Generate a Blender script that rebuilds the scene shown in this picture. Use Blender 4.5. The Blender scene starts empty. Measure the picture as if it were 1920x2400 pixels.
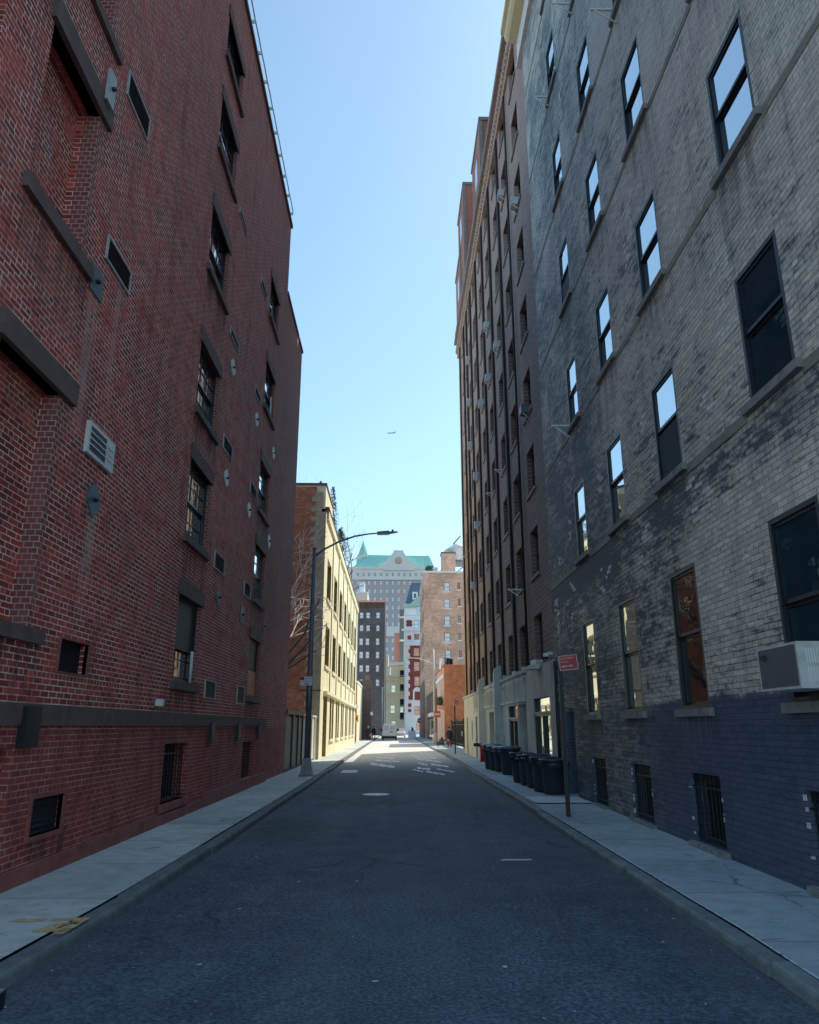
import bpy, bmesh, math, random
from mathutils import Vector, Matrix, noise as mnoise
R = math.radians
random.seed(7)
sc = bpy.context.scene
COL = sc.collection
PI = math.pi

# ------------------------------------------------------------------ camera
F, CX, CY, H = 1735.0, 960.0, 1200.0, 1.6
VX, VY = 924.0, 1703.0
PITCH = math.atan((VY - CY) / F)
YAW = math.atan((CX - VX) / math.hypot(F, VY - CY))
_cp, _sp, _cy, _sy = math.cos(PITCH), math.sin(PITCH), math.cos(YAW), math.sin(YAW)
V_R = Vector((_cy, -_sy, 0)); V_H = Vector((_sy, _cy, 0))
V_F = V_H * _cp + Vector((0, 0, _sp)); V_U = -V_H * _sp + Vector((0, 0, _cp))
CAM = Vector((0, 0, H))
def ray(px, py): return V_F + V_R * ((px - CX) / F) - V_U * ((py - CY) / F)
def at(px, py, Y): r = ray(px, py); return CAM + r * (Y / r.y)        # survey point at a known distance down the street
def ground_at(px, py, z): r = ray(px, py); return CAM + r * ((z - H) / r.z)
cd = bpy.data.cameras.new('camera'); cam = bpy.data.objects.new('camera', cd); COL.objects.link(cam)
cam.location = CAM; cam.rotation_euler = (PI / 2 + PITCH, 0, -YAW)
cd.sensor_fit = 'VERTICAL'; cd.sensor_height = 36; cd.lens = F / 2400 * 36; cd.clip_start = 0.05; cd.clip_end = 20000
sc.camera = cam

# ------------------------------------------------------------------ object helpers
def tag(o, label=None, cat=None, group=None, kind=None):
    if label: o['label'] = label
    if cat: o['category'] = cat
    if group: o['group'] = group
    if kind: o['kind'] = kind
    return o
def root(name, label, cat, loc=(0, 0, 0), rz=0, group=None):
    o = bpy.data.objects.new(name, None); COL.objects.link(o)
    o.location = loc; o.rotation_euler = (0, 0, rz); o.empty_display_size = .2
    return tag(o, label, cat, group)
def link(name, me, parent=None, loc=(0, 0, 0), rz=0):
    o = bpy.data.objects.new(name, me); COL.objects.link(o); o.location = loc; o.rotation_euler = (0, 0, rz)
    if parent: o.parent = parent
    return o
def kids(o): return [c for c in bpy.data.objects if c.parent == o]
def copy_tree(o, parent=None):
    c = o.copy(); COL.objects.link(c)
    if parent: c.parent = parent
    for ch in kids(o): copy_tree(ch, c)
    return c
class MB:
    def __init__(s): s.v = []; s.f = []; s.m = []; s.cur = 0; s.sm = []; s.smooth = False
    def quad(s, *p):
        n = len(s.v); s.v += [tuple(q) for q in p]; s.f.append(tuple(range(n, n + len(p)))); s.m.append(s.cur); s.sm.append(s.smooth); return s
    def box(s, x0, x1, y0, y1, z0, z1):
        s.hexa([(x0,y0,z0),(x1,y0,z0),(x1,y1,z0),(x0,y1,z0),(x0,y0,z1),(x1,y0,z1),(x1,y1,z1),(x0,y1,z1)]); return s
    def hexa(s, p):
        n = len(s.v); s.v += [tuple(q) for q in p]
        for f in ((3,2,1,0),(4,5,6,7),(0,1,5,4),(1,2,6,5),(2,3,7,6),(3,0,4,7)):
            s.f.append(tuple(n + i for i in f)); s.m.append(s.cur); s.sm.append(False)
        return s
    def ring_tube(s, rings, cap=True, smooth=True):
        n0 = len(s.v); k = len(rings[0])
        for r in rings: s.v += [tuple(q) for q in r]
        for i in range(len(rings) - 1):
            for j in range(k):
                a, b = n0 + i*k + j, n0 + i*k + (j+1) % k
                s.f.append((a, b, b + k, a + k)); s.m.append(s.cur); s.sm.append(smooth)
        if cap:
            s.f.append(tuple(n0 + j for j in reversed(range(k)))); s.m.append(s.cur); s.sm.append(False)
            e = n0 + (len(rings) - 1) * k
            s.f.append(tuple(e + j for j in range(k))); s.m.append(s.cur); s.sm.append(False)
        return s
    def path(s, pts, rad, n=8, cap=True):
        pts = [Vector(p) for p in pts]; rings = []
        if not isinstance(rad, (list, tuple)): rad = [rad] * len(pts)
        for i, p in enumerate(pts):
            d = (pts[min(i+1, len(pts)-1)] - pts[max(i-1, 0)]).normalized()
            u = d.cross(Vector((0, 0, 1)))
            if u.length < 1e-3: u = Vector((1, 0, 0))
            u.normalize(); w = u.cross(d).normalized()
            # right-handed ring around d
            rings.append([p + (u * math.cos(2*PI*j/n) - w * math.sin(2*PI*j/n)) * rad[i] for j in range(n)])
        return s.ring_tube(rings, cap)
    def lathe(s, prof, c=(0, 0, 0), n=24, cap=True):
        rings = [[(c[0] + r*math.cos(2*PI*j/n), c[1] + r*math.sin(2*PI*j/n), c[2] + z) for j in range(n)] for r, z in prof]
        return s.ring_tube(rings, cap)
    def prism(s, poly, y0, y1):          # poly in (x,z), extruded along y; counter-clockwise seen from -y
        n = len(s.v); k = len(poly)
        s.v += [(x, y0, z) for x, z in poly] + [(x, y1, z) for x, z in poly]
        s.f.append(tuple(n + i for i in range(k))); s.f.append(tuple(n + k + i for i in reversed(range(k))))
        s.m += [s.cur] * 2; s.sm += [False] * 2
        for i in range(k):
            j = (i + 1) % k; s.f.append((n + j, n + i, n + k + i, n + k + j)); s.m.append(s.cur); s.sm.append(False)
        return s
    def mesh(s, name, mats):
        me = bpy.data.meshes.new(name); me.from_pydata(s.v, [], s.f)
        for m in (mats if isinstance(mats, (list, tuple)) else [mats]): me.materials.append(m)
        me.polygons.foreach_set('material_index', s.m); me.polygons.foreach_set('use_smooth', s.sm); me.update(); return me
    def build(s, name, mats, parent=None, loc=(0, 0, 0), rz=0):
        return link(name, s.mesh(name, mats), parent, loc, rz)
def wall(mb, x0, x1, z0, z1, holes=(), depth=.3, y=0.0, jamb=None):
    xs = sorted({x0, x1, *[h[0] for h in holes], *[h[1] for h in holes]}); zs = sorted({z0, z1, *[h[2] for h in holes], *[h[3] for h in holes]})
    xs = [x for x in xs if x0 <= x <= x1]; zs = [z for z in zs if z0 <= z <= z1]
    for a, b in zip(xs, xs[1:]):
        for c, d in zip(zs, zs[1:]):
            mx, mz = (a+b)/2, (c+d)/2
            if any(h[0] < mx < h[1] and h[2] < mz < h[3] for h in holes): continue
            mb.quad((a,y,c),(b,y,c),(b,y,d),(a,y,d))
    for h in holes:
        a, b, c, d = h[:4]; e = y + (h[4] if len(h) > 4 else depth)
        if jamb is not None: mb.cur = jamb
        mb.quad((a,y,c),(a,y,d),(a,e,d),(a,e,c)); mb.quad((b,y,d),(b,y,c),(b,e,c),(b,e,d))
        if jamb is not None: mb.cur = 0
        mb.quad((a,y,d),(b,y,d),(b,e,d),(a,e,d)); mb.quad((b,y,c),(a,y,c),(a,e,c),(b,e,c))
    return mb
def shell(mb, x0, x1, z0, z1, y0, y1):   # sides, back and top of a block whose front is a wall()
    mb.quad((x0,y1,z0),(x0,y0,z0),(x0,y0,z1),(x0,y1,z1)); mb.quad((x1,y0,z0),(x1,y1,z0),(x1,y1,z1),(x1,y0,z1))
    mb.quad((x1,y1,z0),(x0,y1,z0),(x0,y1,z1),(x1,y1,z1)); mb.quad((x0,y0,z1),(x1,y0,z1),(x1,y1,z1),(x0,y1,z1)); return mb
def minus(intervals): return intervals

# ------------------------------------------------------------------ material helpers
class NT:
    def __init__(s, name):
        s.mat = bpy.data.materials.new(name); s.mat.use_nodes = True; s.t = s.mat.node_tree; s.t.nodes.clear()
        s.out = s.n('ShaderNodeOutputMaterial')
    def n(s, typ, **kw):
        nd = s.t.nodes.new(typ)
        for k, v in kw.items(): setattr(nd, k, v)
        return nd
    def put(s, sock, val):
        if isinstance(val, bpy.types.NodeSocket): s.t.links.new(val, sock)
        elif isinstance(val, (tuple, list)) and len(val) == 3 and sock.type == 'RGBA': sock.default_value = (*val, 1)
        else: sock.default_value = val
    def m(s, op, a, b=0.0, c=0.0, clamp=False):
        nd = s.n('ShaderNodeMath', operation=op, use_clamp=clamp); s.put(nd.inputs[0], a); s.put(nd.inputs[1], b); s.put(nd.inputs[2], c); return nd.outputs[0]
    def mix(s, f, a, b, mode='MIX'):
        nd = s.n('ShaderNodeMix', data_type='RGBA', blend_type=mode); s.put(nd.inputs[0], f); s.put(nd.inputs[6], a); s.put(nd.inputs[7], b); return nd.outputs[2]
    def xyz(s, v=None):
        nd = s.n('ShaderNodeSeparateXYZ')
        if v is not None: s.put(nd.inputs[0], v)
        return nd.outputs
    def vec(s, x, y, z=0.0):
        nd = s.n('ShaderNodeCombineXYZ'); s.put(nd.inputs[0], x); s.put(nd.inputs[1], y); s.put(nd.inputs[2], z); return nd.outputs[0]
    def noise(s, v, scale, detail=3, rough=.55):
        nd = s.n('ShaderNodeTexNoise'); s.put(nd.inputs['Vector'], v); nd.inputs['Scale'].default_value = scale
        nd.inputs['Detail'].default_value = detail; nd.inputs['Roughness'].default_value = rough; return nd.outputs[0]
    def ss(s, x, a, b):      # smooth step
        nd = s.n('ShaderNodeMapRange', interpolation_type='SMOOTHSTEP'); s.put(nd.inputs[0], x); nd.inputs[1].default_value = a; nd.inputs[2].default_value = b; return nd.outputs[0]
    def lin(s, x, a, b, c, d):
        nd = s.n('ShaderNodeMapRange'); s.put(nd.inputs[0], x)
        for i, q in enumerate((a, b, c, d)): nd.inputs[i+1].default_value = q
        return nd.outputs[0]
    def co(s, which='Object'): return s.n('ShaderNodeTexCoord').outputs[which]
    def wall_uv(s):
        o = s.xyz(s.co('Object')); nn = s.xyz(s.co('Normal'))
        side = s.m('GREATER_THAN', s.m('ABSOLUTE', nn[0]), .5); top = s.m('GREATER_THAN', s.m('ABSOLUTE', nn[2]), .5)
        u = s.m('ADD', s.m('MULTIPLY', o[0], s.m('SUBTRACT', 1.0, side)), s.m('MULTIPLY', o[1], side))
        v = s.m('ADD', s.m('MULTIPLY', o[2], s.m('SUBTRACT', 1.0, top)), s.m('MULTIPLY', o[1], top))
        return u, v, s.vec(u, v)
    def brick(s, uv, bw, rh, ms, squash=1.0, freq=1, offset=.5):
        nd = s.n('ShaderNodeTexBrick', offset=offset, squash=squash, squash_frequency=freq); s.put(nd.inputs['Vector'], uv)
        nd.inputs['Color1'].default_value = (0,0,0,1); nd.inputs['Color2'].default_value = (1,1,1,1); nd.inputs['Mortar'].default_value = (0,0,0,1)
        nd.inputs['Scale'].default_value = 1; nd.inputs['Mortar Size'].default_value = ms; nd.inputs['Mortar Smooth'].default_value = .1
        nd.inputs['Brick Width'].default_value = bw; nd.inputs['Row Height'].default_value = rh
        return nd.outputs['Color'], nd.outputs['Fac']
    def bump(s, h, strength=.4, dist=.01):
        nd = s.n('ShaderNodeBump'); nd.inputs['Strength'].default_value = strength; nd.inputs['Distance'].default_value = dist; s.put(nd.inputs['Height'], h); return nd.outputs[0]
    def pbr(s, col, rough=.8, normal=None, metal=0.0, spec=None, **kw):
        p = s.n('ShaderNodeBsdfPrincipled'); s.put(p.inputs['Base Color'], col); s.put(p.inputs['Roughness'], rough); s.put(p.inputs['Metallic'], metal)
        if normal is not None: s.put(p.inputs['Normal'], normal)
        if spec is not None: s.put(p.inputs['Specular IOR Level'], spec)
        for k, v in kw.items(): s.put(p.inputs[k], v)
        s.t.links.new(p.outputs[0], s.out.inputs[0]); s.p = p; return s.mat
def sc3(c, k): return tuple(x * k for x in c)
def plain(name, c, rough=.7, var=.25, scale=3.0, bump=.15, metal=0.0, spec=None, grime=None):
    t = NT(name); o = t.co(); n = t.noise(o, scale, 5); n2 = t.noise(o, scale * 9, 3)
    f = t.m('ADD', t.m('MULTIPLY', n, .7), t.m('MULTIPLY', n2, .3))
    col = t.mix(t.ss(f, .3, .7), sc3(c, 1 - var), sc3(c, 1 + var * .6))
    if grime: col = t.mix(t.ss(t.noise(o, scale * .7, 6), .5, .75), col, grime)
    return t.pbr(col, rough, t.bump(n2, bump, .004), metal, spec)
def brickmat(name, c1, c2, mortar, bw=.21, rh=.0715, ms=.007, var=.3, mfade=.4, squash=1, freq=1, rough=.85, extra=None, bstr=.35):
    t = NT(name); u, v, uv = t.wall_uv(); r, f = t.brick(uv, bw, rh, ms, squash, freq)
    n1 = t.noise(uv, .35, 5); n2 = t.noise(uv, 2.3, 4); n3 = t.noise(uv, 22, 3)
    col = t.mix(r, c1, c2); col = t.mix(t.m('MULTIPLY', t.ss(n3, .35, .75), .35), col, sc3(c1, .55))
    col = t.mix(1.0, col, t.mix(t.ss(t.m('ADD', t.m('MULTIPLY', n1, .6), t.m('MULTIPLY', n2, .4)), .35, .65), (1 - var,) * 3, (1 + var,) * 3), 'MULTIPLY')
    mc = t.mix(t.m('MULTIPLY', t.ss(n2, .35, .7), mfade), mortar, sc3(c1, .7))
    col = t.mix(f, col, mc)
    if extra: col = extra(t, u, v, uv, col, f, r, n1, n2)
    return t.pbr(col, rough, t.bump(t.m('ADD', t.m('MULTIPLY', t.m('SUBTRACT', 1.0, f), .8), t.m('MULTIPLY', n3, .4)), bstr, .012), spec=.25)
def glassmat(name, tint=(.02,.025,.03), mirror=.72, rough=.015, refl=(.9,.95,1.0), wav=.045, gain=None):
    t = NT(name); o = t.co(); nb = t.bump(t.noise(o, 1.6, 2), wav, .05)
    d = t.n('ShaderNodeBsdfDiffuse'); d.inputs[0].default_value = (*tint, 1)
    g = t.n('ShaderNodeBsdfGlossy'); g.inputs[0].default_value = (*refl, 1); g.inputs['Roughness'].default_value = rough; t.put(g.inputs['Normal'], nb)
    fr = t.n('ShaderNodeLayerWeight'); fr.inputs[0].default_value = .5
    k = t.m('ADD', mirror, t.m('MULTIPLY', fr.outputs['Fresnel'], (1 - mirror) if gain is None else gain), clamp=True)
    mx = t.n('ShaderNodeMixShader'); t.put(mx.inputs[0], k); t.t.links.new(d.outputs[0], mx.inputs[1]); t.t.links.new(g.outputs[0], mx.inputs[2])
    t.t.links.new(mx.outputs[0], t.out.inputs[0]); return t.mat

# ------------------------------------------------------------------ materials
def left_extra(t, u, v, uv, col, f, r, n1, n2):
    # painted maroon base, dark weathered end, pale mineral streaks
    base = t.m('SUBTRACT', 1.0, t.ss(t.m('ADD', v, t.m('MULTIPLY', n2, .04)), 1.55, 1.66))
    col = t.mix(t.m('MULTIPLY', base, .62), col, t.mix(t.ss(n2, .3, .75), (.37,.064,.052), (.19,.037,.034)))
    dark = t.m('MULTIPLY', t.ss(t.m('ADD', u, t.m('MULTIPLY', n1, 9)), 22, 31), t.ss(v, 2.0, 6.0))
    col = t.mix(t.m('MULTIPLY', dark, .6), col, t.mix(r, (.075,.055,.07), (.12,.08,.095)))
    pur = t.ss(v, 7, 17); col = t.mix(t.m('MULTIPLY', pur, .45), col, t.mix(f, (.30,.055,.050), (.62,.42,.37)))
    st = t.ss(t.noise(t.vec(t.m('MULTIPLY', u, 2.6), t.m('MULTIPLY', v, .28)), 1, 5, .65), .48, .72); col = t.mix(t.m('MULTIPLY', st, .42), col, (.075,.035,.04))
    ef = t.ss(t.noise(uv, 1.7, 6, .7), .60, .74); col = t.mix(t.m('MULTIPLY', ef, .22), col, (.40,.30,.29))
    ds = 0.0
    for x0, x1, zt in ((13.95,15.9,2.25),(13.95,15.9,5.05),(13.95,15.9,7.75),(13.95,15.9,11.1),(21.1,23.1,2.2),(21.1,23.1,5.05),(21.1,23.1,7.75),(6.9,8.7,2.5),(6.9,8.7,7.25),(9.1,10.1,.4)):
        b = t.m('MULTIPLY', t.m('MULTIPLY', t.ss(u, x0 - .05, x0 + .1), t.m('SUBTRACT', 1.0, t.ss(u, x1 - .1, x1 + .05))), t.m('MULTIPLY', t.ss(v, zt - 1.3, zt - .05), t.m('LESS_THAN', v, zt)))
        ds = t.m('ADD', ds, b)
    col = t.mix(t.m('MULTIPLY', t.m('MULTIPLY', ds, .75), t.ss(t.noise(t.vec(t.m('MULTIPLY', u, 7), t.m('MULTIPLY', v, .6)), 1, 4), .36, .62)), col, (.05,.025,.028))
    rp = t.ss(t.noise(t.vec(t.m('MULTIPLY', u, .7), v), .62, 2, .4), .60, .615); col = t.mix(t.m('MULTIPLY', rp, .38), col, t.mix(f, t.mix(r, (.50,.13,.075), (.30,.07,.05)), (.36,.30,.28)))
    s = 0.0
    n = t.noise(t.vec(t.m('MULTIPLY', u, 14), t.m('MULTIPLY', v, 1.1)), 1, 4)
    for x0, x1, z0, z1, k in ((8.78, 9.05, 4.9, 7.25, .5), (9.62, 9.78, 5.5, 7.9, .4), (9.58, 9.85, 2.9, 4.45, .5), (16.75, 17.1, 1.7, 2.2, .5), (7.2, 7.9, 7.6, 9.0, .22)):
        b = t.m('MULTIPLY', t.m('MULTIPLY', t.ss(u, x0 - .08, x0 + .06), t.m('SUBTRACT', 1.0, t.ss(u, x1 - .06, x1 + .08))),
                t.m('MULTIPLY', t.ss(v, z0 - .3, z0 + 1.2), t.m('SUBTRACT', 1.0, t.ss(v, z1 - .1, z1 + .05))))
        s = t.m('ADD', s, t.m('MULTIPLY', b, k))
    return t.mix(t.m('MULTIPLY', s, t.ss(n, .3, .65)), col, (.42,.40,.38))
M = {}
M['left_brick'] = brickmat('old_red_brick', (.64,.088,.062), (.22,.032,.028), (.95,.74,.64), bw=.212, rh=.0715, ms=.0064, squash=.52, freq=6, mfade=.75, extra=left_extra)
M['jamb_brick'] = brickmat('jamb_red_brick', (.33,.08,.065), (.23,.06,.05), (.5,.37,.35), bw=.11, rh=.0715, ms=.006)
M['brownstone'] = plain('brownstone', (.125,.076,.066), .85, .3, 4, .3)
M['maroon'] = plain('maroon_paint', (.30,.078,.066), .75, .3, 2.5, .3, grime=(.07,.03,.03))
def right_mat():
    t = NT('worn_painted_brick'); u, v, uv = t.wall_uv(); r, f = t.brick(uv, .225, .0765, .0065)
    n1 = t.noise(t.vec(t.m('MULTIPLY', u, .75), v), .42, 5, .6); n2 = t.noise(t.vec(t.m('MULTIPLY', u, .6), t.m('MULTIPLY', v, 1.8)), 2.6, 5, .65)
    n3 = t.noise(uv, 9, 4, .65); ns = t.noise(t.vec(t.m('MULTIPLY', u, 3.0), t.m('MULTIPLY', v, .35)), 1.2, 4); n4 = t.noise(uv, 30, 2)
    nf = t.noise(t.vec(t.m('MULTIPLY', u, .55), t.m('MULTIPLY', v, 1.25)), 13, 5, .7); nm = t.noise(t.vec(t.m('MULTIPLY', u, .7), v), .95, 4, .6)
    q = t.m('ADD', t.m('ADD', t.m('MULTIPLY', n1, .62), t.m('MULTIPLY', n2, .42)), t.m('ADD', t.m('MULTIPLY', r, .17), t.m('ADD', t.m('MULTIPLY', nf, .52), t.m('MULTIPLY', nm, .32))))
    up = t.ss(v, 5.0, 17.0)
    zband = t.m('MULTIPLY', t.ss(v, 4.15, 5.0), t.m('SUBTRACT', 1.0, t.ss(v, 5.0, 5.5)))          # darker run under the lower band
    q = t.m('ADD', q, t.m('MULTIPLY', up, .10)); q = t.m('SUBTRACT', q, t.m('MULTIPLY', zband, .16))
    near = t.m('SUBTRACT', 1.0, t.ss(t.m('MULTIPLY', u, -1.0), 9, 17)); q = t.m('ADD', q, t.m('MULTIPLY', t.m('SUBTRACT', near, .55), .16))
    crs = t.noise(t.vec(t.m('MULTIPLY', u, .9), t.m('MULTIPLY', v, 7.0)), 1.6, 4, .7); q = t.m('ADD', q, t.m('MULTIPLY', t.m('SUBTRACT', crs, .5), .55))
    e = t.ss(q, .85, 1.13)
    tan = t.mix(r, (.98,.84,.69), (.56,.48,.41)); tan = t.mix(t.m('MULTIPLY', up, .7), tan, (.68,.635,.59)); tan = t.mix(t.m('MULTIPLY', t.ss(n4, .4, .7), .25), tan, (.33,.32,.31))
    paint = t.mix(n3, (.036,.045,.058), (.115,.125,.14)); paint = t.mix(t.m('MULTIPLY', up, .7), paint, t.mix(n2, (.060,.095,.120), (.16,.195,.215)))
    col = t.mix(e, paint, tan)
    col = t.mix(t.m('MULTIPLY', t.ss(ns, .5, .72), .35), col, t.mix(up, (.05,.06,.078), (.12,.16,.19)))
    # soot below the sills, teal bloom towards the far corner
    cz = t.m('FRACT', t.m('DIVIDE', t.m('SUBTRACT', v, 5.3 - 3.33), 3.33)); cy_ = t.m('COSINE', t.m('MULTIPLY', t.m('ADD', u, 7.75), 2.117))
    soot = t.m('MULTIPLY', t.m('MULTIPLY', t.ss(cz, .62, .97), t.ss(cy_, -.2, .8)), t.ss(t.noise(t.vec(t.m('MULTIPLY', u, 5), t.m('MULTIPLY', v, .5)), 1, 4), .35, .62))
    col = t.mix(t.m('MULTIPLY', soot, .62), col, (.075,.082,.095))
    teal = t.m('MULTIPLY', t.ss(t.m('MULTIPLY', u, -1.0), 11, 17), t.ss(t.noise(uv, .55, 5, .6), .46, .62))
    col = t.mix(t.m('MULTIPLY', teal, .6), col, (.060,.115,.145))
    col = t.mix(f, col, t.mix(1.0, col, (.40,.41,.43), 'MULTIPLY'))
    # navy painted base, fading to bare grey with distance
    y = t.m('MULTIPLY', u, -1.0); edge = t.m('ADD', t.m('ADD', v, t.m('MULTIPLY', n3, .12)), t.m('MULTIPLY', t.m('SUBTRACT', n2, .5), .30))
    navy = t.m('SUBTRACT', 1.0, t.ss(edge, 2.02, 2.09)); far = t.m('SUBTRACT', 1.0, t.ss(t.m('ADD', y, t.m('MULTIPLY', n1, 5)), 14.5, 19))
    scuff = t.ss(t.noise(t.vec(t.m('MULTIPLY', u, 2), t.m('MULTIPLY', v, 14)), 1.5, 5, .7), .56, .72)
    nv = t.mix(n1, (.030,.050,.108), (.048,.074,.142)); nv = t.mix(t.m('MULTIPLY', scuff, .35), nv, (.14,.17,.23)); nv = t.mix(f, nv, (.032,.048,.09))
    col = t.mix(t.m('MULTIPLY', t.m('MULTIPLY', navy, far), .93), col, nv)
    col = t.mix(t.m('MULTIPLY', t.m('MULTIPLY', navy, t.m('SUBTRACT', 1.0, far)), .5), col, (.085,.095,.105))
    drips = t.m('MULTIPLY', t.m('MULTIPLY', t.ss(v, .9, 1.75), t.m('SUBTRACT', 1.0, t.ss(v, 1.72, 1.76))), t.m('MULTIPLY', t.ss(y, 10.3, 10.6), t.m('SUBTRACT', 1.0, t.ss(y, 11.3, 11.7))))
    col = t.mix(t.m('MULTIPLY', drips, t.ss(t.noise(t.vec(t.m('MULTIPLY', u, 16), t.m('MULTIPLY', v, .7)), 1, 3), .5, .68)), col, (.17,.20,.24))
    return t.pbr(col, .75, t.bump(t.m('ADD', t.m('MULTIPLY', t.m('SUBTRACT', 1.0, f), .8), t.m('MULTIPLY', n3, .5)), .4, .012), spec=.3)
M['right_brick'] = right_mat()
M['bare_brick'] = brickmat('bare_pale_brick', (.86,.81,.76), (.66,.62,.58), (.4,.4,.4), bw=.225, rh=.0765, var=.2)
M['band_stone'] = plain('weathered_band_stone', (.27,.25,.19), .85, .35, 2.2, .3, grime=(.14,.16,.17))
M['sill_stone'] = plain('sill_stone', (.25,.235,.22), .85, .3, 6, .3, grime=(.12,.12,.12))
M['dark_frame'] = plain('dark_window_frame', (.010,.013,.019), .45, .2, 5, .05)
M['black_iron'] = plain('black_iron', (.012,.012,.014), .5, .3, 8, .2)
M['glass'] = glassmat('window_glass')
M['glass_dim'] = glassmat('dim_window_glass', mirror=.06, tint=(.014,.030,.042), refl=(.5,.78,.9), gain=.25)
M['glass_mute'] = glassmat('muted_window_glass', mirror=.22, tint=(.02,.016,.016), refl=(.85,.8,.8), gain=.3)
M['glass_far'] = glassmat('far_window_glass', mirror=.35, tint=(.03,.04,.05), wav=.0)
M['void'] = plain('dark_recess', (.006,.007,.009), .9)
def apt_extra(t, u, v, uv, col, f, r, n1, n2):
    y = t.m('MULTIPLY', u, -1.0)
    col = t.mix(t.m('MULTIPLY', t.ss(y, 30, 44), .7), col, t.mix(r, (.66,.37,.22), (.50,.285,.175)))  # warm bounced light on the far part is mixed into the colour
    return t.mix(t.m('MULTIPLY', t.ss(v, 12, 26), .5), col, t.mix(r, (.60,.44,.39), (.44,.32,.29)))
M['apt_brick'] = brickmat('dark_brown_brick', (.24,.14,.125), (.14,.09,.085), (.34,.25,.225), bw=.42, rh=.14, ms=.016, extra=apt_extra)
M['apt_dark'] = brickmat('pier_shade_brick', (.040,.026,.025), (.028,.02,.02), (.05,.035,.035))  # block's brick made darker, deep shade put into the pier colour
M['apt_red'] = brickmat('penthouse_brick', (.42,.17,.13), (.33,.13,.10), (.40,.24,.2), bw=.3, rh=.1)
M['limestone'] = plain('grey_limestone', (.62,.61,.55), .8, .18, 1.5, .2, grime=(.30,.30,.28))
M['limestone_warm'] = plain('warm_limestone', (.78,.70,.53), .8, .15, 1.5, .2)
M['terracotta'] = plain('ornate_terracotta', (.50,.34,.26), .7, .5, 9, .8)
M['cream'] = plain('cream_painted_cornice', (.72,.62,.36), .6, .08, 3, .05)
M['white_paint'] = plain('white_paint', (.78,.78,.76), .5, .08, 4, .05)
M['offwhite'] = plain('aged_white_metal', (.62,.60,.57), .5, .15, 6, .1, grime=(.4,.36,.33))
def yel_extra(t, u, v, uv, col, f, r, n1, n2):
    s = t.noise(t.vec(t.m('MULTIPLY', u, 3), t.m('MULTIPLY', v, .3)), 1, 4)
    return t.mix(t.m('MULTIPLY', t.ss(s, .55, .75), .25), col, (.5,.43,.26))
M['yellow_wall'] = brickmat('pale_yellow_painted_brick', (.90,.82,.53), (.86,.78,.49), (.82,.74,.46), bw=.22, rh=.075, var=.07, mfade=.2, extra=yel_extra, bstr=.15)
M['olive_brick'] = brickmat('olive_brick', (.30,.25,.10), (.22,.18,.07), (.33,.29,.15), bw=.25, rh=.09)
M['rust_brick'] = brickmat('orange_red_brick', (.52,.185,.090), (.27,.085,.055), (.30,.17,.115), bw=.24, rh=.10, ms=.012, var=.35)
M['quoin'] = brickmat('shade_toned_quoin_brick', (.42,.36,.24), (.34,.28,.18), (.40,.36,.28), bw=.25, rh=.1, ms=.01)  # shade on the end quoins is put into this duller facade colour
M['jamb_shade'] = plain('jamb_shade_olive', (.25,.21,.07), .8, .15, 2, .1)  # shade on camera-facing jambs and pilaster sides, painted as olive
# ------------------------------------------------------------------ world and sun
SKY_STRENGTH = .235
SUN_AZ, SUN_EL = R(45), R(46)          # azimuth to the right of straight ahead
w = bpy.data.worlds.new('World'); sc.world = w; w.use_nodes = True
wt = w.node_tree; wt.nodes.clear()
sky = wt.nodes.new('ShaderNodeTexSky'); sky.sky_type = 'NISHITA'; sky.sun_disc = False
sky.sun_elevation = SUN_EL; sky.sun_rotation = SUN_AZ; sky.altitude = 0; sky.air_density = 1.0; sky.dust_density = 0.5; sky.ozone_density = 1.2
bg = wt.nodes.new('ShaderNodeBackground'); bg.inputs[1].default_value = SKY_STRENGTH
wo = wt.nodes.new('ShaderNodeOutputWorld'); tn = wt.nodes.new('ShaderNodeMix'); tn.data_type = 'RGBA'; tn.blend_type = 'MULTIPLY'; tn.inputs[0].default_value = 1; 
wc = wt.nodes.new('ShaderNodeTexCoord'); wx = wt.nodes.new('ShaderNodeSeparateXYZ'); wt.links.new(wc.outputs['Generated'], wx.inputs[0])
wr = wt.nodes.new('ShaderNodeValToRGB'); wr.color_ramp.elements[0].position = 0.0; wr.color_ramp.elements[0].color = (.88, 1.03, .96, 1); wr.color_ramp.elements[1].position = .75; wr.color_ramp.elements[1].color = (.84, 1.03, .99, 1)
e_ = wr.color_ramp.elements.new(.22); e_.color = (.84, 1.04, 1.0, 1)
wt.links.new(wx.outputs[2], wr.inputs[0]); wt.links.new(wr.outputs[0], tn.inputs[7])
wt.links.new(sky.outputs[0], tn.inputs[6]); wt.links.new(tn.outputs[2], bg.inputs[0]); wt.links.new(bg.outputs[0], wo.inputs[0])
sl = bpy.data.lights.new('sun', 'SUN'); sl.energy = 5.0; sl.angle = R(.55); sl.color = (1, .94, .82)
so = bpy.data.objects.new('sun', sl); COL.objects.link(so)
sd = Vector((math.sin(SUN_AZ)*math.cos(SUN_EL), math.cos(SUN_AZ)*math.cos(SUN_EL), math.sin(SUN_EL)))
so.rotation_euler = (-sd).to_track_quat('-Z', 'Y').to_euler(); so.location = (60, 60, 80)
sc.view_settings.view_transform = 'Standard'; sc.view_settings.look = 'None'; sc.view_settings.exposure = 0; sc.view_settings.gamma = 1.16
sc.cycles.use_denoising = True
try: sc.cycles.denoiser = 'OPENIMAGEDENOISE'
except Exception: pass
sc.cycles.max_bounces = 8; sc.cycles.diffuse_bounces = 5; sc.cycles.glossy_bounces = 4; sc.cycles.caustics_reflective = False; sc.cycles.caustics_refractive = False
sc.cycles.sample_clamp_indirect = 6

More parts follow.
